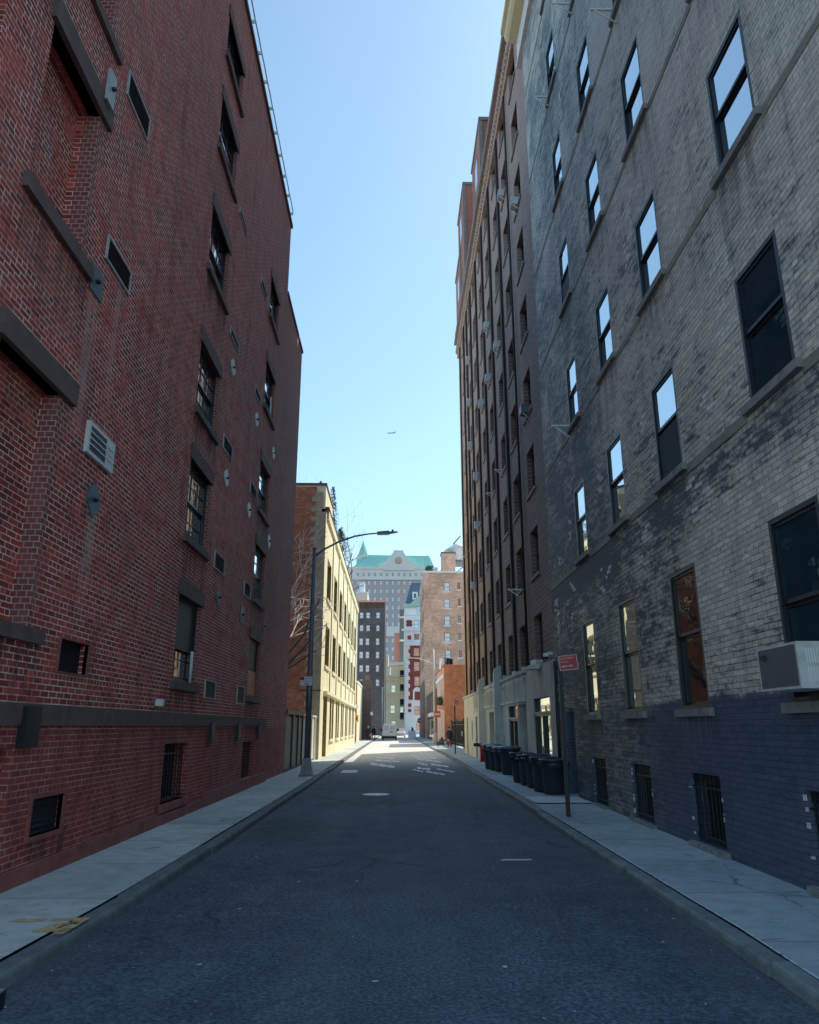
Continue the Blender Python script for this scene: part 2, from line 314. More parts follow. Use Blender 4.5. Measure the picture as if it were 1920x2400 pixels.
# ------------------------------------------------------------------ ground, road, pavements
def pl(pts, y):
    for (a, b), (c, d) in zip(pts, pts[1:]):
        if y <= c: return b + (d - b) * (y - a) / (c - a) if y > a else b
    return pts[-1][1]
RK = [(-30, 2.68), (5.2, 2.72), (7, 2.80), (12, 2.83), (20, 2.86), (36, 2.93), (60, 3.0), (400, 3.0)]
LK = [(-30, -2.75), (5.8, -2.72), (8.3, -2.62), (23, -2.56), (60, -2.6), (400, -2.6)]
ZR = [(-30, -.05), (8, -.05), (20, .03), (46, .08), (60, 0), (400, 0)]
ZL = -.05; RD = -.16
def asphalt():
    t = NT('asphalt'); o = t.co(); p = t.xyz(o)
    n1 = t.noise(o, .22, 5); n2 = t.noise(o, 2.2, 4); n3 = t.noise(o, 30, 4, .75); n4 = t.noise(o, 62, 2)
    lo = t.noise(t.vec(t.m('MULTIPLY', p[0], 2.2), t.m('MULTIPLY', p[1], .12)), 1, 4)
    c = t.mix(t.ss(n3, .36, .66), (.015,.024,.039), (.098,.138,.190))
    c = t.mix(1.0, c, t.mix(t.ss(t.m('ADD', t.m('MULTIPLY', n1, .6), t.m('MULTIPLY', n2, .4)), .34, .66), (.60,.62,.66), (1.25,1.25,1.24)), 'MULTIPLY')
    c = t.mix(t.m('MULTIPLY', t.ss(n4, .66, .75), .6), c, (.34,.35,.36))
    c = t.mix(t.m('MULTIPLY', t.ss(lo, .50, .70), .30), c, (.105,.112,.12))
    vo = t.n('ShaderNodeTexVoronoi', feature='DISTANCE_TO_EDGE'); t.put(vo.inputs['Vector'], t.vec(t.m('ADD', p[0], t.m('MULTIPLY', n2, .5)), t.m('ADD', t.m('MULTIPLY', p[1], .55), t.m('MULTIPLY', n1, 1.2)))); vo.inputs['Scale'].default_value = .45
    crack = t.m('MULTIPLY', t.m('SUBTRACT', 1.0, t.ss(vo.outputs['Distance'], .004, .014)), t.ss(t.noise(o, .35, 3), .47, .60)); c = t.mix(t.m('MULTIPLY', crack, .8), c, (.012,.014,.018))
    stain = t.ss(t.noise(t.vec(p[0], t.m('MULTIPLY', p[1], .5)), .9, 5, .7), .60, .74); c = t.mix(t.m('MULTIPLY', stain, .5), c, (.020,.024,.031))
    def rect(x0, x1, y0, y1): return t.m('MULTIPLY', t.m('MULTIPLY', t.m('GREATER_THAN', p[0], x0), t.m('LESS_THAN', p[0], x1)), t.m('MULTIPLY', t.m('GREATER_THAN', p[1], y0), t.m('LESS_THAN', p[1], y1)))
    pa = t.m('ADD', t.m('ADD', rect(-.55, .75, 23.6, 29.5), rect(1.1, 2.75, 17.3, 18.4)), t.m('ADD', rect(-2.5, -1.35, 12.6, 15.8), rect(-.1, .02, 13.2, 23.6)))
    c = t.mix(t.m('MULTIPLY', pa, .45), c, t.mix(n3, (.022,.027,.035), (.062,.070,.08)))
    gl = t.m('ADD', t.ss(p[0], 2.2, 2.75), t.m('SUBTRACT', 1.0, t.ss(p[0], -2.6, -2.15)))
    c = t.mix(t.m('MULTIPLY', gl, t.m('MULTIPLY', n2, .55)), c, (.105,.10,.095))
    far = t.ss(p[1], 30, 48); c = t.mix(t.m('MULTIPLY', far, .75), c, (.82,.79,.71))  # sunlit brightness of the far road is mixed into its colour
    return t.pbr(c, .82, t.bump(t.m('ADD', n3, t.m('MULTIPLY', n4, .5)), .55, .012), spec=.35)
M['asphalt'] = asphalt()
def pavement_mat(name, tint, joint0, step):
    t = NT(name); o = t.co(); p = t.xyz(o)
    n1 = t.noise(o, .5, 5); n2 = t.noise(o, 4, 5, .65); n3 = t.noise(o, 60, 2)
    c = t.mix(t.ss(t.m('ADD', t.m('MULTIPLY', n1, .5), t.m('MULTIPLY', n2, .5)), .32, .68), sc3(tint, .72), sc3(tint, 1.12))
    fl = t.m('FLOOR', t.m('DIVIDE', t.m('SUBTRACT', p[1], joint0), step)); wn = t.n('ShaderNodeTexWhiteNoise', noise_dimensions='1D'); t.put(wn.inputs['W'], fl)
    c = t.mix(1.0, c, t.mix(wn.outputs[0], (.88,.89,.9), (1.08,1.08,1.07)), 'MULTIPLY')
    c = t.mix(t.m('MULTIPLY', t.ss(n3, .60, .72), .35), c, sc3(tint, .5))
    c = t.mix(t.m('MULTIPLY', t.ss(t.noise(o, 11, 2), .70, .77), .6), c, (.05,.05,.055))
    c = t.mix(t.m('MULTIPLY', t.ss(t.noise(o, 1.3, 6, .72), .56, .70), .35), c, sc3(tint, .42))
    vo = t.n('ShaderNodeTexVoronoi', feature='DISTANCE_TO_EDGE'); t.put(vo.inputs['Vector'], t.vec(t.m('ADD', p[0], t.m('MULTIPLY', n2, .3)), t.m('ADD', p[1], t.m('MULTIPLY', n1, .8)))); vo.inputs['Scale'].default_value = .5
    c = t.mix(t.m('MULTIPLY', t.m('SUBTRACT', 1.0, t.ss(vo.outputs['Distance'], .002, .009)), t.m('MULTIPLY', t.ss(t.noise(o, .6, 2), .5, .6), .7)), c, (.06,.06,.065))
    d = t.m('ABSOLUTE', t.m('SUBTRACT', t.m('FRACT', t.m('DIVIDE', t.m('SUBTRACT', t.m('ADD', p[1], t.m('MULTIPLY', n2, .012)), joint0), step)), .5))
    c = t.mix(t.m('MULTIPLY', t.ss(d, .4935, .4975), .75), c, (.045,.048,.052))
    return t.pbr(c, .85, t.bump(t.m('ADD', n3, n2), .3, .006), spec=.3)
M['pave_l'] = pavement_mat('left_concrete', (.56,.59,.55), 7.28 - 1.96*.5, 1.96)
M['pave_r'] = pavement_mat('right_concrete', (.40,.465,.49), 7.53 - 1.8*.5, 1.80)
M['pave_new'] = plain('fresh_concrete', (.60,.63,.65), .85, .08, 2, .15)
M['kerb'] = plain('worn_kerb_stone', (.125,.14,.15), .85, .35, 5, .4, grime=(.09,.095,.10))
M['kerb_r'] = plain('worn_steel_faced_kerb', (.16,.185,.19), .8, .4, 4, .5, grime=(.085,.09,.095))
M['gap'] = plain('dirt_joint', (.018,.018,.02), .9)
M['soil'] = plain('city_ground', (.16,.155,.15), .9, .2, .1)
g = MB(); g.quad((-3000,-3000,-.5), (3000,-3000,-.5), (3000,6000,-.5), (-3000,6000,-.5)); tag(g.build('ground', M['soil']), kind='structure')
YS = [-30, -10, -3] + [y for y in range(0, 44, 1)] + list(range(44, 100, 4)) + [100, 120, 150, 200, 400]
mb = MB()
for a, b in zip(YS, YS[1:]):
    for i in range(4):
        def P(y, i):
            x0, x1 = pl(LK, y) - .05, pl(RK, y) + .05; k = i / 4
            zr = pl(ZR, y) - .11; crown = .025 * (1 - (2*k - 1)**2)
            return (x0 + (x1-x0)*k, y, RD + (zr - RD)*k*k + crown)
        mb.quad(P(a,i), P(a,i+1), P(b,i+1), P(b,i))
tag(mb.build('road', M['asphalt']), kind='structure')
def road_z(x, y):
    x0, x1 = pl(LK, y) - .05, pl(RK, y) + .05; k = max(0, min(1, (x - x0)/(x1 - x0))); return RD + (pl(ZR, y) - .11 - RD)*k*k + .025*(1-(2*k-1)**2)
mb = MB()
for a, b in zip(YS, YS[1:]):
    mb.quad((-9,a,ZL), (pl(LK,a)-.20,a,ZL), (pl(LK,b)-.20,b,ZL), (-9,b,ZL))
tag(mb.build('pavement', M['pave_l']), kind='structure')
mb = MB()
for a, b in zip(YS, YS[1:]):
    za, zb = pl(ZR,a), pl(ZR,b)
    mb.quad((pl(RK,a)+.19,a,za-.012), (9,a,za+.004), (9,b,zb+.004), (pl(RK,b)+.19,b,zb-.012))
tag(mb.build('pavement', M['pave_r']), kind='structure')
# kerbs are laid stone by stone so that joints and small shifts show
def kerb(K, side, zf, mat, cuts, name='kerb'):
    mb = MB(); rnd = random.Random(3 + side)
    for a, b in zip(cuts, cuts[1:]):
        o1, o2, dz = rnd.uniform(-.02,.02), rnd.uniform(-.02,.02), rnd.uniform(-.012,.012)
        n = max(1, int((b-a)/.7)); rows = []
        for i in range(n + 1):
            y = a + (b-a)*i/n + (.006 if i == 0 else -.006 if i == n else 0)
            x = pl(K, y) + o1 + (o2-o1)*i/n + .008*mnoise.noise((y*1.7, side*9.0, 0)); z = zf(y) + dz
            rows.append([(x + side*.17, y, z), (x + side*.03, y, z + .002), (x + side*.006, y, z - .012), (x - side*.002, y, z - .035), (x - side*.012, y, -.40), (x + side*.17, y, -.40)])
        if side > 0: rows = [[*reversed(r)] for r in rows]
        mb.ring_tube([[*reversed(r)] for r in rows], smooth=False)
    o = tag(mb.build(name, mat), kind='structure')
    gp = MB()
    for a, b in zip(YS, YS[1:]):
        q = [(pl(K,a)+side*.16,a,zf(a)-.03),(pl(K,b)+side*.16,b,zf(b)-.03),(pl(K,b)+side*.24,b,zf(b)-.03),(pl(K,a)+side*.24,a,zf(a)-.03)]
        gp.quad(*(q if side < 0 else q[::-1]))
    tag(gp.build('kerb_joint', M['gap']), kind='structure')
kerb(LK, -1, lambda y: ZL + .002, M['kerb'], [-20, -8, 2.2, 5.75, 8.35, 11.6, 13.4, 17.0, 20.4, 24.1, 27.5, 31, 35, 39, 44, 50, 58, 66, 78, 95, 130, 200, 400])
kerb(RK, 1, lambda y: pl(ZR, y) - .012, M['kerb_r'], [-20, -8, 1.5, 6.1, 11.7, 15.6, 19.4, 24, 28, 33, 38, 44, 51, 60, 72, 90, 130, 200, 400])
def strip_on(name, mat, polys, z=None, label=None, kind='structure'):
    mb = MB()
    for poly in polys: mb.quad(*[(p[0], p[1], (z if z is not None else road_z(p[0], p[1]) + .005)) for p in poly])
    return tag(mb.build(name, mat), kind=kind)
M['glint_and_cover_white'] = None
def worn(name, paint, cover, sc_=7, soft=.10):
    t = NT(name); o = t.co(); n = t.m('ADD', t.m('MULTIPLY', t.noise(o, sc_, 5, .7), .65), t.m('MULTIPLY', t.noise(o, sc_*5, 3), .35))
    m_ = t.pbr(paint, .8); tr = t.n('ShaderNodeBsdfTransparent'); mx = t.n('ShaderNodeMixShader')
    t.put(mx.inputs[0], t.ss(n, cover, cover + soft)); t.t.links.new(t.p.outputs[0], mx.inputs[1]); t.t.links.new(tr.outputs[0], mx.inputs[2]); t.t.links.new(mx.outputs[0], t.out.inputs[0]); return m_
M['glint_and_cover_white'] = worn('patchy_glint_and_cover', (.84,.79,.79), .54, 2.2, .16)  # white of the painted window reflections and of the utility cover
M['mark_yellow'] = worn('worn_yellow_spray', (.68,.44,.15), .46, 8, .14)
M['mark_line'] = worn('chalky_white_line', (.70,.74,.77), .50, 9, .12)
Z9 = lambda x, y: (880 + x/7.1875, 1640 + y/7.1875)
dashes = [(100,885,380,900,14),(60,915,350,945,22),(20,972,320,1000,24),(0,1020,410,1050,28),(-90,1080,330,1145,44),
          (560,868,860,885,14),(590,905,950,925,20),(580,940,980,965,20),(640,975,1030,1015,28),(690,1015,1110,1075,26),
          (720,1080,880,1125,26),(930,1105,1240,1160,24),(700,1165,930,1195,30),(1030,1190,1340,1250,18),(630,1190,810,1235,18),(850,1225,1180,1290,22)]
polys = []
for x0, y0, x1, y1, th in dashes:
    for k in range(3):                       # sunlight reflected by windows, painted on as three short dabs per bar
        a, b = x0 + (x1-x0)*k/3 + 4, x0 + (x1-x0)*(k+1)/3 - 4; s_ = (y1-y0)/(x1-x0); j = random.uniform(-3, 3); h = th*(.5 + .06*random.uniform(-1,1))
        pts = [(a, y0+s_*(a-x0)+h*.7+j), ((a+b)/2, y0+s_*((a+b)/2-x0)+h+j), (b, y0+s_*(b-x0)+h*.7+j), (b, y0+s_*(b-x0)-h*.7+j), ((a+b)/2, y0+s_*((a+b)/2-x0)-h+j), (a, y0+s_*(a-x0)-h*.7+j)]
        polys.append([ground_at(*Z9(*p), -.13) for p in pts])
strip_on('window_light_patches', M['glint_and_cover_white'], polys)  # patches of window-reflected sunlight laid on the road as pale shapes
strip_on('pavement_marking', M['mark_yellow'], [[(-3.38,7.30),(-2.81,7.34),(-2.81,7.45),(-3.36,7.42)], [(-3.02,6.96),(-2.81,6.98),(-2.81,7.30),(-2.95,7.28)]], ZL + .004)
strip_on('kerb_marking', M['mark_yellow'], [[(-2.795,6.84),(-2.70,6.86),(-2.69,7.40),(-2.795,7.40)]], ZL + .019)
strip_on('pavement_slab', M['pave_new'], [[(3.05,17.0),(4.30,17.0),(4.30,18.45),(3.05,18.45)]], .025)
mb = MB()
yy = [5.4, 6.2, 7, 8, 9, 10, 11, 12, 13, 14, 15, 16]
for a, b in zip(yy, yy[1:]):
    x1, x2 = pl(RK,a) + .155, pl(RK,b) + .155
    mb.quad((x1-.008,a,pl(ZR,a)+.006), (x1+.010,a,pl(ZR,a)+.006), (x2+.010,b,pl(ZR,b)+.006), (x2-.008,b,pl(ZR,b)+.006))
tag(mb.build('kerb_line', M['mark_line']), kind='structure')
strip_on('road_scratch', M['mark_line'], [[(1.42,10.82),(1.88,10.84),(1.86,10.95),(1.5,10.93)]])
# litter: small pale scraps, nobody could count them
M['litter'] = plain('pale_litter', (.62,.61,.58), .8, .3, 20)
mb = MB(); rnd = random.Random(11)
for i in range(260):
    y = 3.0 + 26*rnd.random()**1.6; x = rnd.uniform(-2.4, 2.6) if rnd.random() < .7 else rnd.choice([-2.45, 2.6]) + rnd.uniform(-.1,.1)
    s_ = rnd.uniform(.004,.012)*(1 if rnd.random() < .92 else 2.2); z = road_z(x, y) + .008; a = rnd.random()*3
    pts = []
    for k in range(5): q = a + k*2*PI/5; rr = s_*rnd.uniform(.5, 1.2); pts.append((x + rr*1.3*math.cos(q), y + rr*math.sin(q), z + rnd.uniform(0,.006)))
    mb.quad(*pts)
for i in range(40):
    y = 5 + 18*rnd.random(); x = rnd.choice([rnd.uniform(-3.9,-2.9), rnd.uniform(3.05,4.2)]); s_ = rnd.uniform(.006,.016); z = (ZL if x < 0 else pl(ZR,y)) + .008; a = rnd.random()*3
    mb.quad(*[(x + s_*math.cos(a + k*1.57), y + s_*.8*math.sin(a + k*1.57), z) for k in range(4)])
tag(mb.build('litter', M['litter']), 'small pale scraps of paper and grit scattered over the roadway', 'litter', kind='stuff')
# manhole and covers
M['iron_cover'] = plain('worn_iron_cover', (.50,.48,.47), .45, .3, 12, .6, metal=.3)
t = root('manhole_cover', 'round pale metal manhole cover in the middle of the road', 'manhole cover', (-.47, 20.75, road_z(-.47,20.75) + .004))
mb = MB(); mb.lathe([(.36,-.05),(.36,.012),(.33,.016),(.001,.016)], n=32, cap=False); mb.build('cover', M['iron_cover'], t)
mb = MB(); mb.lathe([(.37,-.05),(.37,.010),(.44,.008),(.46,-.05)], n=32, cap=False); mb.build('rim', M['kerb'], t)
mb = MB(); [mb.box(-.29+.09*i, -.25+.09*i, -.2+.02*abs(i-3), .2-.02*abs(i-3), .016, .021) for i in range(7)]; mb.build('tread', M['iron_cover'], t)
t = root('utility_cover', 'pale square utility cover near the left kerb before the lamp post', 'utility cover', (-1.8, 31.6, road_z(-1.8,31.6) + .004))
mb = MB(); mb.hexa([(-.3,-.9,-.05),(.33,-.9,-.05),(.33,.9,-.05),(-.3,.9,-.05),(-.29,-.88,.012),(.32,-.88,.012),(.32,.88,.012),(-.29,.88,.012)]); mb.build('cover', M['glint_and_cover_white'], t)
mb = MB(); mb.box(-.36,.39,-.96,.96,-.06,.004); mb.build('rim', M['kerb'], t)

t = root('storm_drain', 'black iron storm drain box set into the kerb at the lower left corner', 'drain', (-2.62, 5.40, RD))
mb = MB(); mb.box(-.20, .10, -.34, .16, -.05, .108); mb.build('casting', plain('drain_iron', (.014,.014,.017), .45, .3, 9, .3, metal=.3), t)
mb = MB(); mb.box(-.18, .09, -.33, .15, .109, .122); mb.build('lid', plain('worn_drain_lid', (.30,.30,.31), .5, .4, 12, .4), t)
# ------------------------------------------------------------------ window kits
def bars(mb, w, h, y0, y1, t, z0=0.0):
    mb.box(-w/2, -w/2+t, y0, y1, z0, z0+h); mb.box(w/2-t, w/2, y0, y1, z0, z0+h)
    mb.box(-w/2+t, w/2-t, y0+.002, y1, z0, z0+t); mb.box(-w/2+t, w/2-t, y0+.002, y1, z0+h-t, z0+h)
class Kit:
    def __init__(s, w, h, recess, frame, glass, sash=None, munt=(0,0), sill=None, sillm=None, lintel=None, lintelm=None, t=.06, split=.5, arch=0):
        s.parts = []
        fb = MB(); bars(fb, w, h, recess-.10, recess+.02, t); s.frame = fb.mesh('window', frame)
        iw, ih = w - 2*t, h - 2*t
        sb = MB(); pb = MB()
        for k, (z0, hh, y) in enumerate(((t, ih*split, recess-.01), (t + ih*split, ih*(1-split), recess-.045))):
            sub = MB(); bars(sub, iw, hh, y-.035, y, .045, z0)
            mx, mz = munt
            for i in range(1, mx): x = -iw/2 + iw*i/mx; sub.box(x-.011, x+.011, y-.03, y-.004, z0+.045, z0+hh-.045)
            for i in range(1, mz): z = z0 + hh*i/mz; sub.box(-iw/2+.045, iw/2-.045, y-.028, y-.003, z-.011, z+.011)
            n = len(sb.v); sb.v += sub.v; sb.f += [tuple(n+i for i in f) for f in sub.f]; sb.m += sub.m; sb.sm += sub.sm
            yy = y - .012
            pb.quad((-iw/2,yy,z0),(iw/2,yy,z0),(iw/2,yy,z0+hh),(-iw/2,yy,z0+hh))
        s.parts.append(('sash', sb.mesh('sash', sash or frame))); s.parts.append(('pane', pb.mesh('pane', glass)))
        if sill: b = MB(); e, th, pr, up = sill; b.box(-w/2-e, w/2+e, -pr, recess-.1, -th, up); s.parts.append(('sill', b.mesh('sill', sillm)))
        if lintel: b = MB(); e, th, pr = lintel; b.box(-w/2-e, w/2+e, -pr, .12, h, h+th); s.parts.append(('lintel', b.mesh('lintel', lintelm)))
    def place(s, parent, x, z, skip=(), y=0):
        o = link('window', s.frame, parent, (x, y, z))
        for n, me in s.parts:
            if n not in skip: link(n, me, o)
        return o
def simple_kit(w, h, depth, frame, glass, sill=None, t=.07, name='window'):
    class K: pass
    k = K(); fb = MB(); bars(fb, w, h, depth-.06, depth+.02, t); fb.box(-w/2+t, w/2-t, depth-.05, depth+.01, h*.5-t*.4, h*.5+t*.4)
    pb = MB(); pb.quad((-w/2,depth,0),(w/2,depth,0),(w/2,depth,h),(-w/2,depth,h))
    k.frame = fb.mesh(name, frame); k.pane = pb.mesh('pane', glass); k.sill = None
    if sill: b = MB(); b.box(-w/2-sill[0], w/2+sill[0], -sill[1], depth-.06, -sill[2], 0); k.sill = b.mesh('sill', sill[3])
    def place(parent, x, z, y=0, sillit=True):
        o = link(name, k.frame, parent, (x,y,z)); link('pane', k.pane, o)
        if k.sill and sillit: link('sill', k.sill, o)
        return o
    k.place = place; return k
def guard(w, h, y, mat, n=7, rails=(.12,.82), zig=True):
    mb = MB()
    for i in range(n): x = -w/2 + w*(i+.5)/n; mb.box(x-.009, x+.009, y, y+.018, .02, h-.02)
    for r in rails: mb.box(-w/2, w/2, y-.006, y+.012, h*r-.012, h*r+.012)
    if zig:
        for i in range(n*2): x = -w/2 + w*(i+.5)/(n*2); mb.box(x-.006, x+.006, y+.002, y+.016, h*.86, h*.97)
    return mb.mesh('window_guard', mat)

# ------------------------------------------------------------------ left: old red brick building
LB = root('red_brick_building', 'tall old red brick building with brownstone lintels lining the left pavement', 'building', (-4.1, 0, 0), PI/2)
rows = [(2.42,4.04),(5.20,6.77),(7.90,9.40),(11.24,12.74),(14.42,15.76),(17.08,18.22)]
c1, c2 = (14.05,15.75), (21.25,22.95)
holes = []
for i, (a, b) in enumerate(rows): holes.append((c1[0], c1[1], a, b, .25))
for i, (a, b) in enumerate(rows[:5]): holes.append((c2[0], c2[1], a, b, .25))
holes += [(6.95,8.36,2.66,5.48,.22), (6.95,8.36,7.48,9.67,.3), (6.95,8.36,11.05,13.4,.22), (4.3,6.05,8.4,10.2,.5)]
base_h = [(13.97,15.64,.28,1.30,.30), (21.12,22.75,.14,1.20,.30), (7.0,8.45,.1,1.38,.30), (9.03,9.88,.40,.81,.12)]
holes += base_h + [(9.22,10.11,2.25,2.64,.18)]
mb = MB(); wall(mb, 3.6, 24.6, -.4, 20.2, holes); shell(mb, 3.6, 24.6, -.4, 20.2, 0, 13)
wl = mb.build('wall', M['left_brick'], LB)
mb = MB(); wall(mb, 24.6, 29.35, -.4, 17.35, []); shell(mb, 24.6, 29.35, -.4, 17.35, .03, 13); mb2 = mb; mb.build('rear_wall', M['left_brick'], LB, (0, .03, 0))
for h in holes:                                        # infill brick behind the blocked openings
    if h[0] == 6.95: MB().quad((h[0],h[4],h[2]),(h[1],h[4],h[2]),(h[1],h[4],h[3]),(h[0],h[4],h[3])).build('brick_infill', M['left_brick'], LB)
for h in holes:                                        # header quoins at the far jambs
    if h[0] in (c1[0], c2[0], 6.95): MB().box(h[1]-.005, h[1]+.10, -.004, .2, h[2], h[3]).build('jamb_brick', M['jamb_brick'], LB)
mb = MB(); mb.box(3.55, 24.75, -.03, .1, 1.61, 1.85); mb.build('band_course', M['brownstone'], LB)
mb = MB(); mb.box(3.55, 17.0, -.06, .1, -.4, .12); mb.build('plinth', M['maroon'], LB); MB().box(17.0, 24.75, -.075, .1, -.4, .235).build('plinth', M['maroon'], LB)
mb = MB(); mb.box(3.55, 24.68, -.06, .5, 20.2, 20.34); mb.build('parapet_coping', M['brownstone'], LB); MB().box(24.68, 29.42, -.02, .5, 17.35, 17.45).build('parapet_coping', M['brownstone'], LB)
mb = MB(); mb.path([(x, -.14, 20.42 + (.03 if i % 2 else 0)) for i, x in enumerate([x*.5 for x in range(20, 49)])], .02, 5)
for x in range(10, 25): mb.box(x-.01, x+.01, -.15, -.02, 20.30, 20.42)
mb.build('roof_cable', M['offwhite'], LB)
for (z0, z1, p, e) in ((5.48,5.78,.07,.34), (9.67,10.0,.07,.28), (13.4,13.75,.07,.3)): MB().box(6.85, 8.36+e, -p, .15, z0, z1).build('lintel', M['brownstone'], LB)
for (z0, z1, p) in ((2.50,2.66,.07), (7.28,7.48,.07), (10.90,11.05,.07)): MB().box(6.85, 8.68, -p, .21, z0, z1).build('sill', M['brownstone'], LB)
sash_m = plain('dark_green_sash', (.016,.020,.024), .4, .2, 6, .05)
kits = {}
def lkit(w, h, **k):
    key = (round(w,2), round(h,2), tuple(sorted(k)))
    if key not in kits: kits[key] = Kit(w, h, .19, M['dark_frame'], M['glass'], sash_m, (3,2), (.10,.15,.08,.0), M['brownstone'], (.09,.30,.035), M['brownstone'], t=.07)
    return kits[key]
lw = []
for c, rr in ((c1, rows), (c2, rows[:5])):
    for a, b in rr: lw.append(lkit(c[1]-c[0], b-a).place(LB, (c[0]+c[1])/2, a))
# the two lowest windows are shuttered above; one has a plywood sheet below
M['blind'] = plain('dark_shutter', (.014,.018,.024), .6)
M['plywood'] = plain('plywood', (.85,.38,.17), .75, .2, 5, .1)
for o, up in ((lw[0], .62), (lw[6], .52)):
    h = 1.62; mb = MB(); mb.box(-.77, .77, .09, .115, h*(1-up), h-.06); mb.build('shutter', M['blind'], o)
mb = MB(); mb.box(-.78, .78, .085, .11, .07, .74); mb.build('plywood_sheet', M['plywood'], lw[6])
M['pvc'] = plain('white_pipe', (.75,.75,.74), .4, .05)
mb = MB(); mb.path([(.60,.06,.03),(.60,.06,.66)], .035, 8); mb.build('vent_pipe', M['pvc'], lw[0])
mb = MB(); mb.path([(.62,.06,.03),(.62,.06,.9)], .03, 8); mb.build('vent_pipe', M['pvc'], lw[9])
# basement openings
for a, b, c, d, dp in base_h[:3]:
    mb = MB(); mb.quad((a,dp,c),(b,dp,c),(b,dp,d),(a,dp,d)); o = mb.build('basement_window', M['glass_dim'], LB)
    gme = guard(b-a, d-c, .10, M['black_iron'], 9, (.06,.82), False); link('window_guard', gme, o, ((a+b)/2, 0, c))
    mb = MB(); mb.box(a-.06, b+.08, -.05, .1, c-.13, c); mb.build('sill', M['maroon'], o)
M['grille'] = plain('black_grille', (.010,.010,.014), .7, .3, 10)
def louvre(x0, x1, z0, z1, frame_m, slat_m, d=-.006, n=7, fr=.03, name='vent_grille', two=None):
    mb = MB(); mb.cur = 0
    mb.box(x0-fr, x0, -.03, .05, z0-fr, z1+fr); mb.box(x1, x1+fr, -.03, .05, z0-fr, z1+fr); mb.box(x0, x1, -.027, .05, z0-fr, z0); mb.box(x0, x1, -.027, .05, z1, z1+fr)
    mb.cur = 1; mb.quad((x0,d,z0),(x1,d,z0),(x1,d,z1),(x0,d,z1))
    for i in range(n):
        z = z0 + (z1-z0)*(i+.2)/n; e = d - .018; mb.hexa([(x0,e,z),(x1,e,z),(x1,d-.003,z+.012),(x0,d-.003,z+.012),(x0,e,z+.007),(x1,e,z+.007),(x1,d-.003,z+.019),(x0,d-.003,z+.019)])
    return mb.build(name, [frame_m, slat_m], LB)
M['vent_mortar'] = plain('vent_mortar', (.50,.45,.44), .9, .3, 8)
M['vent_slat'] = plain('brown_louvre', (.034,.022,.026), .7, .3, 8)
for x0, x1, z0, z1 in ((9.10,9.98,7.95,8.28),(9.08,10.0,10.80,11.20),(16.5,17.42,2.22,2.56),(16.5,17.45,5.08,5.42),(16.5,17.42,7.98,8.27),(16.38,17.3,10.93,11.08),(16.4,17.35,14.45,14.58),
                       (19.9,20.8,2.2,2.62),(19.95,20.8,5.06,5.40),(19.92,20.8,7.95,8.25),(19.72,20.6,10.92,11.12),(19.62,20.55,14.47,14.66)):
    louvre(x0, x1, z0, z1, M['vent_mortar'], M['vent_slat'])
louvre(9.22, 10.11, 2.25, 2.64, M['maroon'], M['grille'], .1, 0, .02)
louvre(9.03, 9.88, .40, .81, M['maroon'], M['grille'], .06, 6, .05)
# white through-wall unit
mb = MB(); x0, x1, z0, z1 = 9.18, 10.10, 5.07, 5.51
mb.cur = 0; mb.box(x0, x1, -.05, .05, z0, z1)
mb.cur = 1; mb.quad((x0+.06,-.054,z0+.05),(x0+.62,-.054,z0+.05),(x0+.62,-.054,z1-.05),(x0+.06,-.054,z1-.05))
mb.cur = 0
for i in range(1, 4): z = z0 + .05 + (z1-z0-.1)*i/4; mb.box(x0+.05, x1-.05, -.062, -.05, z-.008, z+.008)
mb.box(x0+.60, x0+.64, -.06, -.05, z0+.03, z1-.03)
mb.build('wall_vent_unit', [M['white_paint'], plain('unit_mesh', (.06,.07,.085), .7)], LB)
# wall anchor plates with a bolt
def plate(x, z, w, h, mat, diamond=True, y=0):
    me = MB(); k = w/2
    poly = [(0,-h/2),(k,-h*.18),(k*.95,h*.12),(0,h/2),(-k,h*.18),(-k*.95,-h*.12)] if diamond else [(-k,-h/2),(k,-h/2),(k,h/2),(-k,h/2)]
    me.prism(poly, -.022, .02); o = me.build('anchor_plate', mat, LB, (x, y, z))
    b = MB(); b.lathe([(.032,0),(.032,.05),(.012,.06)], n=8); bo = b.build('bolt', M['black_iron'], o, (0, -.02, 0)); bo.rotation_euler = (PI/2, 0, 0); return o
M['plate_grey'] = plain('blue_grey_plate', (.075,.10,.125), .5, .25, 6, .1)
M['plate_light'] = plain('galvanised_plate', (.42,.45,.47), .45, .2, 6, .1)
M['plate_white'] = plain('white_plate', (.62,.62,.60), .5, .15, 6, .1)
M['plate_dull'] = plain('dull_grey_plate', (.13,.14,.13), .6, .2, 6, .1)
plate(8.36, 10.14, .22, .52, M['plate_light'], False, -.10); plate(8.9, 7.42, .40, .40, M['plate_grey'], False); plate(9.67, 4.55, .42, .50, M['plate_grey'])
for x, z in ((16.92,10.26),(17.05,7.37),(20.25,10.28),(19.95,7.42),(23.35,10.40),(23.42,7.38)): plate(x, z, .46, .46, M['plate_white'])
for x, z, d in ((17.13,4.48,True),(19.9,4.48,False),(23.35,4.62,True)): plate(x, z, .42, .44, M['plate_dull'], d)
for x, z, ww in ((8.65,1.60,.34),(17.25,1.48,.3),(20.15,1.47,.26),(23.2,1.45,.22)):
    o = MB().box(-ww/2, ww/2, -.09, .02, -.22, .22).build('junction_box', M['black_iron'], LB, (x, 0, z))
